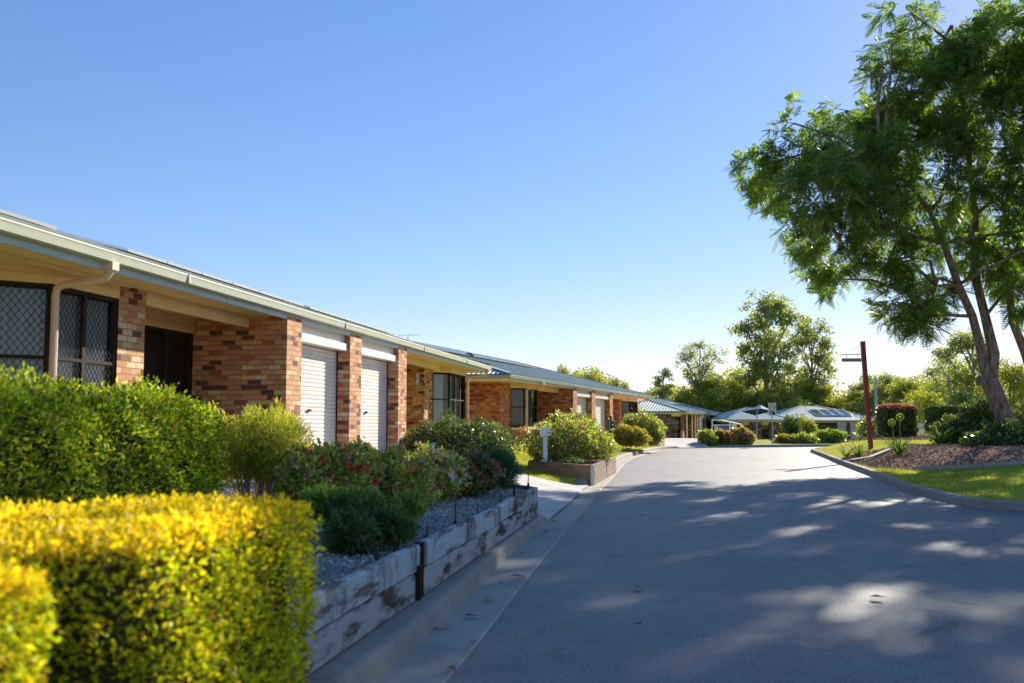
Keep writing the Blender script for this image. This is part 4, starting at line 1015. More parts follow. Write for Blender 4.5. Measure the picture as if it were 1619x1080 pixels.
# laundry frame and cloths
lf = empty('clothes_line', tuple(at(1150, 702, 84))); tag(lf, 'white framed clothes line between the far houses', 'clothes line')
def L3(px, py, Y=84): q = at(px, py, Y); return q - lf.location
MB().tube([L3(1126, 664), L3(1126, 704)], .05, 6).build('post', 'white', lf); MB().tube([L3(1172, 671, 86), L3(1172, 704, 86)], .05, 6).build('post', 'white', lf); MB().tube([L3(1154, 669, 85), L3(1154, 704, 85)], .06, 6).build('post', 'white', lf)
MB().tube([L3(1126, 664), L3(1140, 664), L3(1172, 671, 86)], .05, 6).tube([L3(1126, 672), L3(1153, 672)], .04, 6).build('line', 'white', lf)
def cloth(px0, px1, py0, py1, Y, mat, label):
    c = at((px0 + px1) / 2, py0, Y); o_ = MB(); n = 8; w = (px1 - px0) * Y / F; h_ = (py1 - py0) * Y / F
    for i in range(n):
        x0, x1 = -w / 2 + w * i / n, -w / 2 + w * (i + 1) / n; y0, y1 = .05 * math.sin(i * 1.9), .05 * math.sin((i + 1) * 1.9)
        o_.face([(x0, y0, 0), (x1, y1, 0), (x1, y1 * 2, -h_), (x0, y0 * 2, -h_)]); o_.face([(x0, y0 + .015, 0), (x1, y1 + .015, 0), (x1, y1 * 2 + .015, -h_), (x0, y0 * 2 + .015, -h_)])
    o = o_.build('towel', mat, None, True); o.location = c; tag(o, label, 'towel', 'laundry on the far clothes line'); return o
cloth(1129, 1136, 672, 688, 84, 'clothwhite', 'pale cloth at the left of the clothes line'); cloth(1137, 1151, 672, 690, 84, 'clothpurple', 'wide blue purple cloth on the clothes line'); cloth(1157, 1165, 670, 690, 85.4, 'clothwhite', 'white cloth hanging right of the middle post')

# blue market umbrella by house four
um = empty('shade_umbrella', tuple(at(1196, 703, 96))); tag(um, 'large dark blue shade umbrella in front of the pale roof', 'umbrella')
def U3(px, py, Y): return at(px, py, Y) - um.location
MB().tube([(0, 0, -.2), U3(1197, 643, 96)], .05, 8).build('pole', 'galv', um)
ap = U3(1203, 641, 96.5); cs = [U3(1172, 651, 96.5), U3(1194, 657, 98.4), U3(1221, 650, 97), U3(1203, 646, 94.6)]
cn = MB()
for k in range(4): cn.face([ap, cs[k], cs[(k + 1) % 4]]); cn.face([ap + Vector((0, 0, .02)), cs[k] + Vector((0, 0, .02)), cs[(k + 1) % 4] + Vector((0, 0, .02))])
cn.build('canopy', 'sailblue', um)
rb_ = MB()
for k in range(4): rb_.bar(ap - Vector((0, 0, .05)), cs[k] - Vector((0, 0, .03)), .05, .05)
rb_.build('rib', 'fascia', um)

# ------------------------------------------------------------------ signs and lamp
sp = empty('speed_sign', (0, 0, 0)); tag(sp, 'white shared zone speed sign on a thin grey pole at the end of the road', 'road sign')
q = at(1222, 701, 62); sp.location = (q.x, q.y, .1); zt = at(1222, 637, 62).z - .1; zb_ = at(1222, 656.5, 62).z - .1
MB().tube([(0, .03, -.3), (0, .03, zt - .05)], .035, 8).build('pole', 'galv', sp)
hw_ = 6.2 * 62 / F
bd = MB().box(-hw_, -.02, zb_, hw_, .0, zt).build('sign_board', 'signwhite', sp)
def flat(pts, y, mat, name, parent):
    return MB().face([(x, y, z) for x, z in pts]).build(name, mat, parent)
rc = (0, zt - hw_ * 1.05); ring = MB()
for k in range(28):
    a0, a1 = 2 * math.pi * k / 28, 2 * math.pi * (k + 1) / 28; r0_, r1_ = hw_ * .68, hw_ * .86
    ring.face([(rc[0] + r0_ * math.cos(a0), -.024, rc[1] + r0_ * math.sin(a0)), (rc[0] + r1_ * math.cos(a0), -.024, rc[1] + r1_ * math.sin(a0)), (rc[0] + r1_ * math.cos(a1), -.024, rc[1] + r1_ * math.sin(a1)), (rc[0] + r0_ * math.cos(a1), -.024, rc[1] + r0_ * math.sin(a1))])
ring.build('speed_ring', 'signred', bd)
def text(body, size, loc, parent, mat, name='lettering', rot=(R(90), 0, 0)):
    cu = bpy.data.curves.new('t', 'FONT'); cu.body = body; cu.size = size; cu.align_x = 'CENTER'; cu.align_y = 'CENTER'; cu.extrude = .001
    ob = bpy.data.objects.new('t', cu); COL.objects.link(ob)
    dg = bpy.context.evaluated_depsgraph_get(); me = bpy.data.meshes.new_from_object(ob.evaluated_get(dg)); bpy.data.objects.remove(ob)
    me.materials.clear(); me.materials.append(M[mat]); o = bpy.data.objects.new(name, me); COL.objects.link(o); o.parent = parent; o.location = loc; o.rotation_euler = rot; return o
text('10', hw_ * .95, (0, -.025, rc[1]), bd, 'black', 'number')
text('SHARED', hw_ * .42, (0, -.025, rc[1] - hw_ * 1.12), bd, 'black'); text('ZONE', hw_ * .42, (0, -.025, rc[1] - hw_ * 1.48), bd, 'black')
ym = zb_ + hw_ * .42
MB().lathe([(.001, 0), (.03, 0)], (-hw_ * .55, -.026, ym + .16), 8).face([(-hw_ * .65, -.024, ym - .14), (-hw_ * .42, -.024, ym - .14), (-hw_ * .45, -.024, ym + .15), (-hw_ * .62, -.024, ym + .15)]).build('pedestrian_symbol', 'black', bd)
MB().face([(-hw_ * .15, -.024, ym - .08), (hw_ * .75, -.024, ym - .08), (hw_ * .75, -.024, ym + .02), (hw_ * .6, -.024, ym + .05), (hw_ * .45, -.024, ym + .13), (hw_ * .1, -.024, ym + .13), (-.0, -.024, ym + .04), (-hw_ * .15, -.024, ym)]).build('car_symbol', 'black', bd)

PX, PY = 14.05, 39.0
rp = empty('street_sign_pole', (PX, PY, land(PX, PY))); tag(rp, 'leaning dark red timber post carrying a hanging street sign', 'sign post')
top = at(1364, 541, PY) - rp.location; bt = at(1377, 703, PY) - rp.location
bt = Vector((bt.x, 0, -.2)); sl = MB()
sl.bar(bt, Vector((top.x, 0, top.z)), .155, .155, up=(0, 1, 0)); sl.build('post', 'redpole', rp)
MB().bar(Vector((top.x, 0, top.z)), Vector((top.x - .003, 0, top.z + .03)), .17, .17, up=(0, 1, 0)).build('cap', 'black', rp)
bz = at(1350, 560.5, PY).z - rp.location.z
xa = at(1328, 561, PY).x - rp.location.x; xb = at(1365, 561, PY).x - rp.location.x
MB().bar((xa, 0, bz - .02), (xb, 0, bz + .02), .03, .03).build('bracket_arm', 'black', rp)
MB().bar((xb + .02, 0, bz + .42), (xb - .45, 0, bz + .18), .014, .014).build('brace', 'black', rp)
hs = empty('street_sign', (rp.location.x, PY, rp.location.z)); tag(hs, 'small dark timber street name board hanging from the bracket', 'street sign')
za = at(1350, 566.5, PY).z - rp.location.z; zc = at(1350, 572, PY).z - rp.location.z; x0 = at(1331, 569, PY).x - rp.location.x; x1 = at(1361.5, 569, PY).x - rp.location.x
sb = MB().box(x0, -.02, zc, x1, .02, za).build('board', 'signwood', hs)
MB().tube([(x0 + .18, 0, za), (x0 + .18, 0, bz - .02)], .008, 5).build('hook', 'black', hs); MB().tube([(x1 - .14, 0, za), (x1 - .14, 0, bz)], .008, 5).build('hook', 'black', hs)
mk = MB(); gg = random.Random(4)
xx = x0 + .08
while xx < x1 - .1:
    if gg.random() < .85: mk.box(xx, -.024, zc + .045, xx + .018, -.0205, za - .04); mk.box(xx + .018, -.024, za - .055 - gg.random() * .02, xx + .035, -.0205, za - .04)
    xx += .055
mk.build('routed_lettering', 'signtext', sb)
lp = empty('street_lamp', tuple(at(1387, 692, 72))); tag(lp, 'slim grey street lamp with a short side arm behind the red post', 'street lamp')
tz = at(1387, 596, 72).z - lp.location.z
MB().tube([(0, 0, -.4), (0, 0, 2), (-.02, 0, tz)], [.11, .1, .07], 10).build('pole', 'galv', lp)
MB().tube([(-.02, 0, tz - .1), (-.5, 0, tz + .02)], .035, 8).build('arm', 'galv', lp)
MB().box(-.75, -.12, tz - .04, -.3, .12, tz + .05).build('lamp_head', 'galv', lp)

# ------------------------------------------------------------------ right island planting
bedA = [(12.7, 37.6), (12.0, 36.5), (10.55, 29.5), (10.9, 27.3), (12.2, 26.0), (14.5, 25.0), (19, 24.5), (22, 30), (19, 37), (16.2, 36.5), (14.2, 36.2)]
sheet(bedA, 'mulch_ground', 'mulchbase', .025)
chips(bedA, 26000, .07, 'chip_brown', 'mulch', lambda P: landv(P) + .03, 'rust brown bark mulch of the bed under the big tree', 5)
bedB = [(16.5, 51.0), (17.5, 47.0), (20.5, 45), (25, 47), (25, 54), (19, 53.3)]
sheet(bedB, 'mulch_ground_far', 'mulchbase', .03)
chips(bedB, 9000, .10, 'chip_brown', 'mulch', lambda P: landv(P) + .035, 'brown mulch on the far tip of the island', 6)
# concrete mowing edges
def edging(pts, name, label):
    mb = MB()
    for a_, b_ in zip(pts[:-1], pts[1:]):
        A = Vector((*a_, land(*a_) + .05)); B = Vector((*b_, land(*b_) + .05)); mb.bar(A, B, .16, .12)
    o = mb.build(name, 'channel'); struct(o); return o
edging([(11.35, 33.5), (12.2, 34.1), (13.2, 35.2), (14.4, 36.3)], 'path_edging', '')
edging([(10.9, 27.2), (12.2, 25.95), (14.5, 24.93), (17, 24.6)], 'path_edging', '')
# grass blades
def grass(poly, n, hgt, name, label, excl=(), seed=1, cond=None):
    g = np.random.default_rng(seed); pl = np.array(poly); P = g.uniform(pl.min(0), pl.max(0), size=(n * 3, 2))
    k = inpoly(P, poly)
    for e in excl: k &= ~inpoly(P, e)
    P = P[k]; dl, _ = sdist(P, KLs); dr, _ = sdist(P, KRs)
    P = P[(dl > .2) | (dr < -.2)][:n]; z = landv(P) - .005
    P3 = np.column_stack([P, z]); m = len(P)
    D = g.normal(0, .45, (m, 3)); D[:, 2] = 1; D = unit(D); h_ = (g.uniform(.5, 1.3, m) * hgt)[:, None]
    a_ = g.uniform(0, 6.28, m); q = np.column_stack([np.cos(a_), np.sin(a_), 0 * a_]) * .008
    V = np.stack([P3 - q, P3 + q, P3 + D * h_], 1).reshape(-1, 3)
    o = npmesh(name, V, 3, 'lf_grass'); tag(o, label, None, None, 'stuff')
grass([(7.9, 16.4), (24, 16.2), (24, 26), (14, 26), (11, 28.5), (11.3, 34), (10.5, 33)], 90000, .06, 'grass', 'short lawn grass on the near part of the island', (bedA,), 1)
grass([(11.3, 33), (14, 36), (20, 37), (30, 50), (34, 66), (20, 56), (15, 52), (12, 40)], 50000, .07, 'grass', 'sunny lawn grass on the far part of the island', (bedA, bedB), 2)
shb = [(-2.2, 23.8), (.2, 23.6), (.3, 25.6), (-2.0, 26.2)]
pbx = [tuple(c) for c in corners]
grass([(1.85, 22.9), (1.2, 22.8), (-.2, 23.9), (-2.2, 24.5), (-3, 27), (-1, 37), (3, 48), (8, 56), (8, 56), (5.5, 45), (3.6, 35)], 80000, .06, 'grass', 'sunny lawn grass in front of the second house', (drive, shb, pbx), 3)
grass([(8, 60), (6, 75), (14, 88), (19, 88), (20, 66), (13, 60)], 20000, .09, 'grass', 'lawn grass in front of the third house', (), 4)

def strappy(px, py, Y, n, ln, label, globes=(), wd=.05):
    p = at(px, py, Y); z = land(p.x, p.y); root = empty('strappy_plant', (p.x, p.y, z)); tag(root, label, 'plant', 'strappy plants on the island')
    mb = MB(); g = random.Random(int(px))
    for k in range(n):
        a_ = g.uniform(0, 6.28); L = ln * g.uniform(.6, 1.1); e = g.uniform(.75, 1.4); pts = []
        for i in range(5):
            t = i / 4; r = L * t * math.cos(e * (1 - .55 * t)); zz = L * (t * math.sin(e) - .45 * t * t * (1.2 - e * .5)); pts.append(Vector((r * math.cos(a_), r * math.sin(a_), zz)))
        sx = Vector((-math.sin(a_), math.cos(a_), 0)); ws = [wd * .7, wd, wd * .8, wd * .5, .003]
        for i in range(4): mb.face([pts[i] - sx * ws[i] / 2, pts[i] + sx * ws[i] / 2, pts[i + 1] + sx * ws[i + 1] / 2, pts[i + 1] - sx * ws[i + 1] / 2])
    mb.build('leaves', 'lf_yuc', root)
    for (gx, gy, rr_) in globes:
        c = at(gx, gy, Y) - root.location
        MB().tube([(c.x * .3, 0, 0), (c.x * .8, 0, c.z * .6), c], .012, 5).build('flower_stem', 'lf_yuc', root)
        gn = np.random.default_rng(3); d_ = unit(gn.normal(size=(170, 3))); P = np.array(c) + d_ * rr_ * .15
        npmesh('flower_globe', leafquads(P, d_, rr_ * .75, .02, gn), 4, 'lf_lime', root)
    return root
strappy(1421, 707, 33.5, 80, 1.0, 'large strappy clump with two round seed heads on tall stems', ((1410, 668, .16), (1423, 659.5, .17)))
strappy(1486, 703, 35.5, 60, .95, 'strappy clump with dark arching leaves in front of the dark bush')
strappy(1338, 716, 37.3, 34, .7, 'small strappy clump nearest the kerb by the red post')
strappy(1358, 719, 35.6, 36, .75, 'second small strappy clump left of the red post')
strappy(1372, 724, 33, 10, .3, 'tiny strappy clump in the mulch below the red post')

hedge('hedge', 'square clipped hedge with a red tipped top behind the seed heads', 'hedge', (19.45, 52, .55), 0, (1.7, 1.4, 1.8), .15, 9000, .11, 'lf_dark', .05, top=('lf_redtop', .25), core=.1)
hedge('hedge', 'long dark clipped hedge right of the red tipped one', 'hedge', (25.3, 60, .8), 0, (2.1, 1.3, 1.62), .2, 9000, .12, 'lf_dark', .05, core=.1)
shrub('shrub', 'dark glossy shrub left of the big tree trunk', 'shrub', [px_lobe(1512, 686, 36.5, 28, 22, .7), px_lobe(1530, 692, 36, 20, 20, .6)], 9000, .12, 'lf_dark', base=.6)
shrub('shrub', 'tall dark shrub growing against the big tree trunk', 'shrub', [px_lobe(1562, 672, 36.5, 38, 34, .8), px_lobe(1590, 696, 33.6, 34, 26, .8), px_lobe(1540, 660, 37, 20, 20, .6), px_lobe(1556, 703, 33.2, 26, 17, .6)], 17000, .12, 'lf_dark', flowers=(('fl_white', 8, .09),), base=.6)
shrub('shrub', 'dark shrub at the right edge of the photo behind the trunk', 'shrub', [px_lobe(1625, 690, 36, 34, 40, 1), px_lobe(1660, 680, 36, 40, 50, 1)], 9000, .12, 'lf_dark', base=.6)
# white picket fence
pf = empty('picket_fence', tuple(at(1425, 683, 68))); tag(pf, 'low white picket fence between the two clipped hedges', 'fence'); zf = .82
pf.location.z = zf
wf = 56 * 68 / F
for k in range(17): MB().box(k * wf / 16 - .03, -.01, -.15, k * wf / 16 + .03, .01, .62).face([(k * wf / 16 - .03, 0, .62), (k * wf / 16 + .03, 0, .62), (k * wf / 16, 0, .67)]).build('picket', 'white', pf)
MB().box(-.1, .011, .12, wf + .1, .04, .18).box(-.1, .011, .45, wf + .1, .04, .51).build('rail', 'white', pf)
# shrubs before the far house
for (px, py, Y, rx, rz_, m_, lab) in ((1250, 684, 68, 13, 22, 'lf_dark', 'dark spiky shrub just right of the speed sign'), (1272, 682, 70, 17, 20, 'lf_olive', 'olive green rounded bush right of the spiky shrub'),
        (1240, 697, 64, 12, 7, 'lf_bronze', 'low orange tinged plant at the foot of the speed sign'), (1268, 698, 64, 18, 9, 'lf_rose', 'low yellow green shrub below the olive bush'),
        (1310, 690, 66, 22, 8, 'lf_lime', 'bright green low shrub before the far garage doors'), (1375, 682, 70, 16, 17, 'lf_rose', 'yellow green bush right behind the red post'), (1398, 684, 66, 8, 14, 'lf_bronze', 'narrow bronze bush left of the red tipped hedge'),
        (1462, 640, 78, 22, 20, 'lf_olive', 'yellowish bush behind the white picket fence')):
    shrub('shrub', lab, 'shrub', [px_lobe(px, py, Y, rx, rz_), px_lobe(px + rx * .5, py + rz_ * .3, Y - .3, rx * .6, rz_ * .7)], 3500, .17, m_, base=(at(px, py + rz_, Y).z - .1), stems=3)

# ------------------------------------------------------------------ trees
def frond_base(L=.50):
    V = []; n = 9
    for i in range(n):
        t = (i + 1) / (n + .5); x = L * t; z = -.35 * L * t * t
        pl_ = .15 * math.sin(math.pi * (t * .8 + .15)) + .02; w = .045
        for s_ in (1, -1):
            d = np.array((.5, s_ * .85, -.25)); d = d / np.linalg.norm(d); p = np.array((x, 0, z)); q_ = np.array((.9, -s_ * .45, 0)) * w * .5
            V += [p, p + d * pl_ * .45 + q_, p + d * pl_, p + d * pl_ * .45 - q_]
    return np.array(V)
AZ, EL = 32.0, 24.0
def big_tree():
    root = empty('jacaranda_tree', (17.6, 35, .55)); tag(root, 'huge feathery leaved tree leaning over the road from the right, with several dark stems', 'tree')
    O = np.array(root.location); g = np.random.default_rng(21)
    A = lambda px, py, Y=35.0: np.array(at(px, py, Y)) - O
    limbs = [
        ([A(1616, 735), A(1603, 700), A(1588, 655), A(1572, 618), A(1562, 600)], [.50, .43, .37, .36, .38]),
        ([A(1562, 606), A(1553, 560), A(1538, 500, 34.8), A(1515, 450, 34.6), A(1492, 385, 34.2), A(1470, 335, 34), A(1438, 292, 33.6), A(1395, 262, 33.2)], [.22, .19, .17, .155, .13, .10, .08, .05]),
        ([A(1566, 604), A(1572, 560), A(1558, 500, 35.2), A(1540, 430, 35.4), A(1542, 340, 35.6), A(1530, 240, 36), A(1518, 120, 36), A(1505, 40, 36)], [.26, .22, .19, .17, .14, .11, .08, .05]),
        ([A(1650, 740, 36), A(1648, 640, 36), A(1622, 560, 36), A(1602, 510, 36), A(1592, 440, 36), A(1590, 350, 36), A(1603, 240, 36.5), A(1592, 110, 37)], [.36, .28, .19, .17, .155, .13, .1, .06]),
        ([A(1650, 640, 36), A(1672, 500, 37), A(1700, 350, 37.5), A(1730, 220, 38)], [.24, .18, .12, .07]),
        ([A(1492, 385, 34.2), A(1440, 372, 33), A(1385, 372, 32.4), A(1330, 385, 32)], [.10, .08, .06, .035]),
        ([A(1515, 450, 34.6), A(1480, 452, 33.6), A(1445, 468, 33)], [.07, .05, .03]),
        ([A(1551, 607, 34.6), A(1549, 596, 34.5)], [.2, .13])]
    tr = MB()
    for pts, rad in limbs: tr.tube(pts, [r_ * .84 for r_ in rad], 12, wob=.08)
    nodes = np.array([p for pts, r in limbs[1:7] for p in pts[1:]])
    lob = [(1200, 262, 38), (1222, 300, 42), (1255, 195, 50), (1262, 250, 50), (1300, 300, 70), (1270, 370, 40), (1322, 400, 50), (1310, 440, 32), (1350, 240, 72), (1340, 175, 45), (1375, 330, 60), (1425, 330, 72), (1420, 215, 70),
           (1425, 110, 55), (1412, 66, 42), (1440, 20, 45), (1395, 105, 36), (1400, 175, 42), (1405, 240, 46), (1740, 50, 60), (1800, 100, 70), (1690, 20, 55), (1450, 60, 62), (1500, 60, 75), (1510, 165, 85), (1500, 275, 80), (1565, 70, 80), (1585, 180, 85), (1590, 290, 75), (1395, 420, 36), (1430, 405, 42), (1430, 480, 44), (1475, 470, 36), (1415, 495, 24), (1465, 508, 26), (1520, 380, 55), (1580, 400, 50), (1610, 430, 46),
           (1660, 110, 85), (1680, 240, 90), (1660, 360, 70), (1760, 180, 90), (1770, 300, 80), (1720, 400, 60), (1840, 240, 80), (1625, 470, 30), (1700, 470, 50), (1760, 400, 70), (1670, 530, 40), (1820, 350, 70)]
    cl = []; twigs = []
    for (px, py, r) in lob:
        Y = 35 + g.normal(0, 2.3) + (0 if px > 1300 else -1.5); c = A(px, py, Y); rw = r * Y / F
        k = int(((nodes - c)**2).sum(1).argmin()) if True else 0
        low = [i for i in np.argsort(((nodes - c)**2).sum(1))[:4] if nodes[i][2] < c[2] + .3]
        k = low[0] if low else k
        a_ = nodes[k]; mid = (a_ + c) / 2 + g.normal(0, .25, 3) + np.array((0, 0, .15))
        tr.tube([a_, mid, c], [.065, .05, .028], 6)
        n = max(8, int(108 * (rw / 1.6)**2)); d = unit(g.normal(size=(n, 3))); rr = g.uniform(.35, 1.05, n) ** .6
        sc = np.array((1, 1.35, .8)); P = c + d * rr[:, None] * rw * sc; D = d + np.array((0, 0, .25))
        cl.append((P, D))
        twigs.append((c, n))
    for c, p_ in []: tr.tube([c, (c + p_) / 2 + g.normal(0, .08, 3), p_], [.022, .014, .007], 4, cap=False)
    P = np.concatenate([a for a, b in cl]); D = unit(np.concatenate([b for a, b in cl]))
    # the crown is thin where the sun reaches the gardens across the road
    W = P + O; el = R(EL); tz = (W[:, 2] - 1.1) / math.tan(el)
    S = np.column_stack([W[:, 0] - tz * math.sin(R(AZ)), W[:, 1] - tz * math.cos(R(AZ))])
    lit = inpoly(S, [(-14, 1.5), (-9, 13), (-3, 15.5), (-.5, 14.5), (-.8, 10), (-1.0, 5.8), (-1.25, 2.2)])
    scr = 810 + F * W[:, 0] / W[:, 1]; scy = 669 - F * (W[:, 2] - EYE) / W[:, 1]
    pr_ = np.where((scy > -10) & (scr < 1619), .75, .99)
    keep = ~(lit & (g.uniform(size=len(P)) < pr_))
    # openings in the leaves that let the flecks of sun through to the road
    for fx, fy, fr in ((960, 948, .75), (1290, 940, .42), (1480, 870, .75), (1530, 878, .5), (1440, 835, .7), (1590, 870, .5), (1250, 840, .8), (1060, 838, .7), (1100, 790, .8), (1135, 815, .7), (1420, 795, 1.0), (1545, 825, .8),
                       (1600, 950, .5), (1370, 1035, .4), (1560, 1035, .4), (935, 840, .7), (1340, 792, .8), (1290, 803, .8), (1190, 800, .7), (1040, 890, .45), (1180, 870, .4), (1350, 900, .35), (1090, 945, .3), (1400, 985, .3), (1530, 990, .3), (1240, 1020, .3), (1380, 850, .4), (1010, 820, .45), (1160, 775, .5), (1230, 785, .5), (1500, 800, .5), (1340, 830, .4), (1590, 910, .35), (880, 905, .5), (1000, 785, .7), (1430, 930, .3), (1130, 1000, .45)):
        gp = at(fx, fy, 10.0); t_ = EYE / (EYE - gp.z); gx, gy = gp.x * t_, gp.y * t_
        S0 = np.column_stack([W[:, 0] - W[:, 2] / math.tan(el) * math.sin(R(AZ)), W[:, 1] - W[:, 2] / math.tan(el) * math.cos(R(AZ))])
        ex = (S0[:, 0] - gx); ey = (S0[:, 1] - gy); a1 = ex * math.sin(R(AZ)) + ey * math.cos(R(AZ)); a2 = ex * math.cos(R(AZ)) - ey * math.sin(R(AZ))
        keep &= ~((a1 * math.sin(el))**2 + a2**2 < (fr * .50)**2); print('thinned', (~keep).sum(), len(P)); 
    CC = np.concatenate([np.repeat(np.array(c_)[None], n_, 0) for c_, n_ in twigs])[keep]; P = P[keep]; D = D[keep]
    tw = tr
    for c_, p_ in list(zip(CC, P))[::5]: tw.tube([c_, (c_ + p_) / 2 + g.normal(0, .08, 3), p_], [.022, .014, .007], 4, cap=False)
    tr.build('trunk', 'bark', root, True)
    base = frond_base(); per = 9; out = []
    PP = np.repeat(P, per, axis=0) + g.normal(0, .09, (len(P) * per, 3)); DD = np.repeat(D, per, axis=0)
    F_ = unit(DD * .5 + unit(g.normal(size=DD.shape)) * .95 + np.array((0, 0, -.12)))
    side = unit(np.cross(F_, np.array((0, 0, 1.0)) + g.normal(0, .35, F_.shape))); up = np.cross(side, F_)
    s_ = g.uniform(.75, 1.25, len(PP))[:, None, None]
    B = base[None] * s_
    V = PP[:, None] + B[..., 0:1] * F_[:, None] + B[..., 1:2] * side[:, None] + B[..., 2:3] * np.array((0, 0, 1.0)) * .9
    npmesh('crown', V.reshape(-1, 3), 4, 'lf_jac', root)
    print('fronds', len(PP), 'clusters', len(P))
    return root
big_tree()

def make_tree(seed, kind, leaf, wisp=1.0, nl=9000, ls=.028, trunkmat='bark_pale'):
    """unit-height tree at origin: trunk and crown meshes"""
    g = np.random.default_rng(seed); tr = MB(); cl = []
    if kind == 'gum':
        nL = 15; zlo, zhi = .38, .95; wid = .23
    elif kind == 'wisp':
        nL = 12; zlo, zhi = .45, .95; wid = .26
    elif kind == 'column':
        nL = 9; zlo, zhi = .2, .93; wid = .14
    else:
        nL = 16; zlo, zhi = .22, .84; wid = .36
    tr.tube([(0, 0, -.03), (.01, 0, .2), (.0, .01, .45), (.015, 0, .7), (.0, 0, .88)], [.026, .02, .015, .009, .004], 8)
    for i in range(nL):
        t = (i + .5) / nL; z = zlo + (zhi - zlo) * t
        prof = math.sin(math.pi * (.15 + .8 * t)) ** .6
        a_ = i * 2.4 + g.uniform(-.4, .4); r = wid * prof * g.uniform(.35, 1.0)
        if i == nL - 1: r = .02
        c = np.array((r * math.cos(a_), r * math.sin(a_), z)); rad = g.uniform(.07, .12) * (1.2 if kind == 'bush' else .85)
        b0 = np.array((0, 0, max(.12, z - r * 1.1 - .08))); tr.tube([b0, (b0 + c) / 2 + np.array((0, 0, .012)), c], [.010, .007, .003], 5, cap=False)
        sub = 15 if kind != 'bush' else 11
        d = unit(g.normal(size=(sub, 3))); S = c + d * rad * g.uniform(.5, 1.25, (sub, 1)) * np.array((1.15, 1.15, .85))
        for s_ in S: tr.tube([c, s_], [.003, .0015], 4, cap=False); cl.append(s_)
    C = np.array(cl); n = nl; idx = g.integers(0, len(C), n)
    off = g.normal(0, 1, (n, 3)) * (.014 if kind != 'bush' else .032) * np.array((1.2, 1.2, .8))
    P = C[idx] + off; D = unit(off + 1e-5) + g.normal(0, .6, (n, 3)) + np.array((0, 0, -.3 if kind in ('gum', 'wisp') else .2))
    L = g.uniform(.6, 1.4, n) * ls
    return tr, leafquads(P, D, L, L * .5, g)
protos = {}
def tree(kind, variant, px, ptop, Y, wpx, label, leaf, group='trees behind the houses', zb=-1.0, rot=None, nl=9000):
    key = (kind, variant, leaf)
    x = (px - 809.5) / F * Y; top = at(px, ptop, Y).z; H = top - zb
    if key not in protos:
        tr, LV = make_tree(variant * 17 + hash(kind) % 1 + len(kind), kind, leaf, nl={'gum': 9500, 'wisp': 5500, 'column': 6000, 'bush': 15000}[kind], ls={'gum': .022, 'wisp': .02, 'column': .022, 'bush': .026}[kind])
        root = empty('tree'); t = tr.build('trunk', 'bark_pale', root, True); c = npmesh('crown', LV, 4, leaf, root); protos[key] = (root, t, c)
    else:
        r0, t0, c0 = protos[key]; root = r0.copy(); COL.objects.link(root)
        for ch in (t0, c0): k = ch.copy(); COL.objects.link(k); k.parent = root
    root.location = (x, Y, zb); hor = wpx * Y / F / {'gum': .46, 'wisp': .52, 'column': .33, 'bush': .72}[kind]
    root.scale = (hor, hor, H / .98); root.rotation_euler = (0, 0, rot if rot is not None else (px * .7) % 6.28)
    for k in ('label', 'category', 'group'):
        if k in root: del root[k]
    tag(root, label, 'tree', group); return root
T = [
 ('gum', 1, 1212, 466, 128, 104, 'tallest gum tree rising behind the speed sign', 'lf_gum'), ('gum', 2, 1284, 508, 132, 74, 'tall gum tree just right of the tallest one', 'lf_gum'),
 ('wisp', 3, 1108, 541, 126, 82, 'wispy open gum tree left of the tallest gum', 'lf_gum'), ('column', 4, 1048, 584, 120, 40, 'narrow pale gum tree rising over the third roof', 'lf_gum'),
 ('wisp', 3, 1136, 600, 138, 70, 'small wispy tree between the two tall gums', 'lf_gum'),
 ('bush', 5, 888, 572, 95, 56, 'left crown of the trees showing above the second roof', 'lf_olive'), ('bush', 6, 938, 577, 98, 70, 'rounded crown in the middle above the second roof', 'lf_olive'), ('bush', 5, 975, 592, 96, 50, 'low right crown above the second roof', 'lf_olive'),
 ('bush', 6, 1078, 612, 128, 80, 'olive bushy tree at the left end behind the third roof', 'lf_olive'), ('bush', 7, 1118, 590, 124, 90, 'big rounded olive tree under the wispy gum', 'lf_olive'), ('bush', 5, 1160, 592, 130, 80, 'rounded olive tree left of the speed sign', 'lf_olive'),
 ('bush', 6, 1196, 610, 126, 80, 'olive bushy tree at the foot of the tallest gum', 'lf_olive'), ('bush', 7, 1238, 605, 122, 80, 'olive bushy tree right above the speed sign roof', 'lf_olive'), ('bush', 5, 1280, 600, 128, 90, 'olive bushy tree below the second tall gum', 'lf_olive'),
 ('bush', 6, 1322, 622, 124, 80, 'low bushy tree behind the far solar roof', 'lf_olive'), ('bush', 7, 1352, 608, 130, 70, 'bushy tree left of the red post', 'lf_olive'), ('gum', 2, 1375, 596, 126, 60, 'gum tree right behind the red post', 'lf_gum'),
 ('bush', 5, 1405, 585, 120, 80, 'rounded tree right of the street lamp', 'lf_gum'), ('bush', 6, 1438, 590, 112, 90, 'yellow green tree behind the red tipped hedge', 'lf_olive'), ('bush', 7, 1478, 598, 105, 90, 'yellow green tree behind the dark long hedge', 'lf_olive'),
 ('wisp', 3, 1502, 566, 98, 90, 'wispy pale tree left of the big trunk', 'lf_gum'), ('gum', 1, 1540, 524, 92, 100, 'tall loose gum tree directly behind the big trunk', 'lf_gum'), ('bush', 5, 1520, 612, 85, 100, 'bushy tree low behind the big trunk', 'lf_gum'),
 ('bush', 6, 1595, 560, 80, 90, 'dense tree right of the big trunk', 'lf_olive'), ('bush', 7, 1640, 580, 84, 100, 'dense tree at the right edge of the photo', 'lf_gum'), ('bush', 6, 1060, 640, 110, 70, 'low bush like tree beside the third roof ridge', 'lf_olive'), ('bush', 5, 1018, 640, 118, 60, 'low tree peeking between the second and third roofs', 'lf_olive'),
]
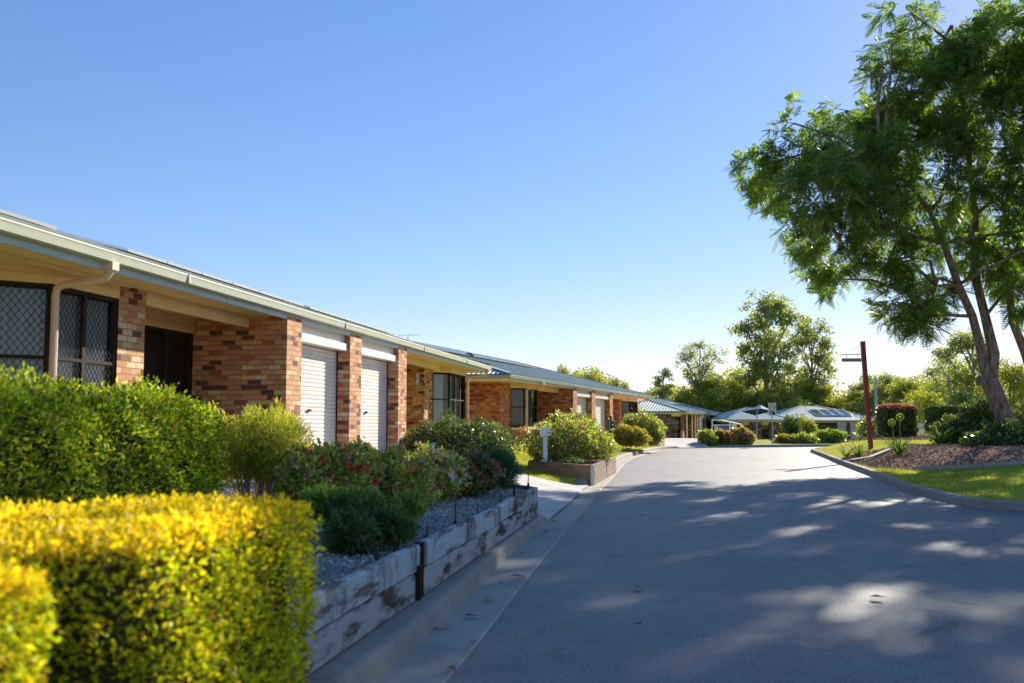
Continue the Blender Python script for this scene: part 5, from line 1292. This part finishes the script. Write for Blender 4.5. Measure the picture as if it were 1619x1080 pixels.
for t in T: tree(*t)
# a loose belt of bush far behind, closing the gaps under the crowns
g = np.random.default_rng(9); n = 60000
X = g.uniform(-20, 110, n); Yb = 140 + g.normal(0, 4, n); top_ = 7.2 + 1.4 * np.sin(X * .23) + .9 * np.sin(X * .61 + 1); Z = -1.2 + (top_ + 1.2) * g.uniform(0, 1, n) ** .8
P = np.column_stack([X, Yb, Z]); o = npmesh('woodland', leafquads(P, g.normal(size=P.shape), g.uniform(.3, .7, n), g.uniform(.2, .4, n), g), 4, 'lf_olive'); tag(o, 'far belt of olive bushland behind the houses', None, None, 'stuff')

# fallen leaves in the channel
for i, (x, y) in enumerate(((-.52, 7.0), (-.45, 7.15), (-.3, 7.5), (-.25, 6.6), (-.35, 5.9), (.05, 9.4), (-.5, 6.2), (.45, 13.2), (1.3, 20.5), (.1, 11.0), (.3, 6.4), (1.1, 8.8), (.9, 7.2), (2.2, 11.5), (3.6, 12.5), (5.2, 14.8), (7.2, 16.0), (7.6, 18.5), (4.1, 17.2), (2.0, 15.5), (-.2, 8.2), (-.1, 9.0), (.6, 14.6), (6.3, 13.2), (8.0, 20.5), (1.6, 6.1), (3.0, 8.3), (.75, 16.4))):
    s_ = .035 + .02 * (i % 3); mb = MB().face([(-s_, 0, 0), (0, -s_ * .5, .012), (s_ * 1.1, 0, .004), (0, s_ * .5, .016)]); o = mb.build('fallen_leaf', 'deadleaf'); o.location = (x, y, .03); o.rotation_euler = (.2, .1, i * 1.3)
    tag(o, 'small dry brown leaf lying on the road or its concrete edge', 'leaf', 'dry leaves on the road')
# blue ornament and pink bloom by the dark shrub
bo = empty('garden_ornament', tuple(at(682, 707, 23.9))); tag(bo, 'small blue bird ornament in front of the large dark shrub', 'ornament')
MB().tube([(-.14, 0, .02), (-.06, 0, .04), (.03, 0, .05), (.09, 0, .09), (.13, 0, .10)], [.008, .035, .05, .03, .006], 8).build('body', 'bluepot', bo, True)
MB().face([(0, .03, .06), (-.12, .12, .08), (-.04, .02, .03)]).face([(0, -.03, .06), (-.12, -.12, .08), (-.04, -.02, .03)]).build('wing', 'bluepot', bo)
MB().tube([(0, 0, .02), (0, 0, -.4)], .006, 5).build('rod', 'black', bo)
shrub('rose_bush', 'small rose bush with pink flowers left of the large dark shrub', 'shrub', [px_lobe(672, 672, 25, 6, 5, .08)], 60, .05, 'lf_rose', flowers=(('fl_pink', 10, .08),), base=.6, stems=2)

# ------------------------------------------------------------------ sun, sky, camera
AZ, EL = 32.0, 24.0
w = bpy.data.worlds.new('World'); scene.world = w; w.use_nodes = True
nt = w.node_tree; bg = nt.nodes['Background']; sky = nt.nodes.new('ShaderNodeTexSky'); sky.sky_type = 'NISHITA'
sky.sun_disc = False; sky.sun_elevation = R(EL); sky.sun_rotation = R(AZ); sky.air_density = 1.0; sky.dust_density = .1; sky.ozone_density = 4.5; sky.altitude = 50
gm_ = nt.nodes.new('ShaderNodeGamma'); gm_.inputs[1].default_value = .7
hs_ = nt.nodes.new('ShaderNodeHueSaturation'); hs_.inputs['Saturation'].default_value = 1.34
tn_ = nt.nodes.new('ShaderNodeMix'); tn_.data_type = 'RGBA'; tn_.blend_type = 'MULTIPLY'; tn_.inputs[0].default_value = 1; tn_.inputs[7].default_value = (1.1, .92, 1.0, 1)
nt.links.new(sky.outputs[0], gm_.inputs[0]); nt.links.new(gm_.outputs[0], hs_.inputs['Color']); nt.links.new(hs_.outputs[0], tn_.inputs[6])
nt.links.new(tn_.outputs[2], bg.inputs[0]); bg.inputs[1].default_value = .13
sl_ = bpy.data.lights.new('sun', 'SUN'); sl_.energy = 4.7; sl_.angle = R(.53); sl_.color = (1.0, .91, .78)
so_ = bpy.data.objects.new('sun', sl_); COL.objects.link(so_)
sdv = Vector((math.sin(R(AZ)) * math.cos(R(EL)), math.cos(R(AZ)) * math.cos(R(EL)), math.sin(R(EL))))
so_.rotation_euler = sdv.to_track_quat('Z', 'Y').to_euler(); so_.location = (30, 40, 30)
cam = bpy.data.cameras.new('camera'); co = bpy.data.objects.new('camera', cam); COL.objects.link(co)
co.location = (0, 0, EYE); co.rotation_euler = (R(90) + PHI, 0, 0); cam.sensor_width = 36; cam.lens = 36 * F / 1619; cam.clip_end = 6000; cam.clip_start = .1
cam.dof.use_dof = True; cam.dof.focus_distance = 27; cam.dof.aperture_fstop = 2.2
scene.camera = co
scene.view_settings.view_transform = 'Standard'; scene.view_settings.look = 'None'; scene.view_settings.exposure = 1.03; scene.view_settings.gamma = 1
scene.cycles.max_bounces = 6; scene.cycles.diffuse_bounces = 4; scene.cycles.transparent_max_bounces = 6; scene.cycles.transmission_bounces = 3; scene.cycles.glossy_bounces = 2
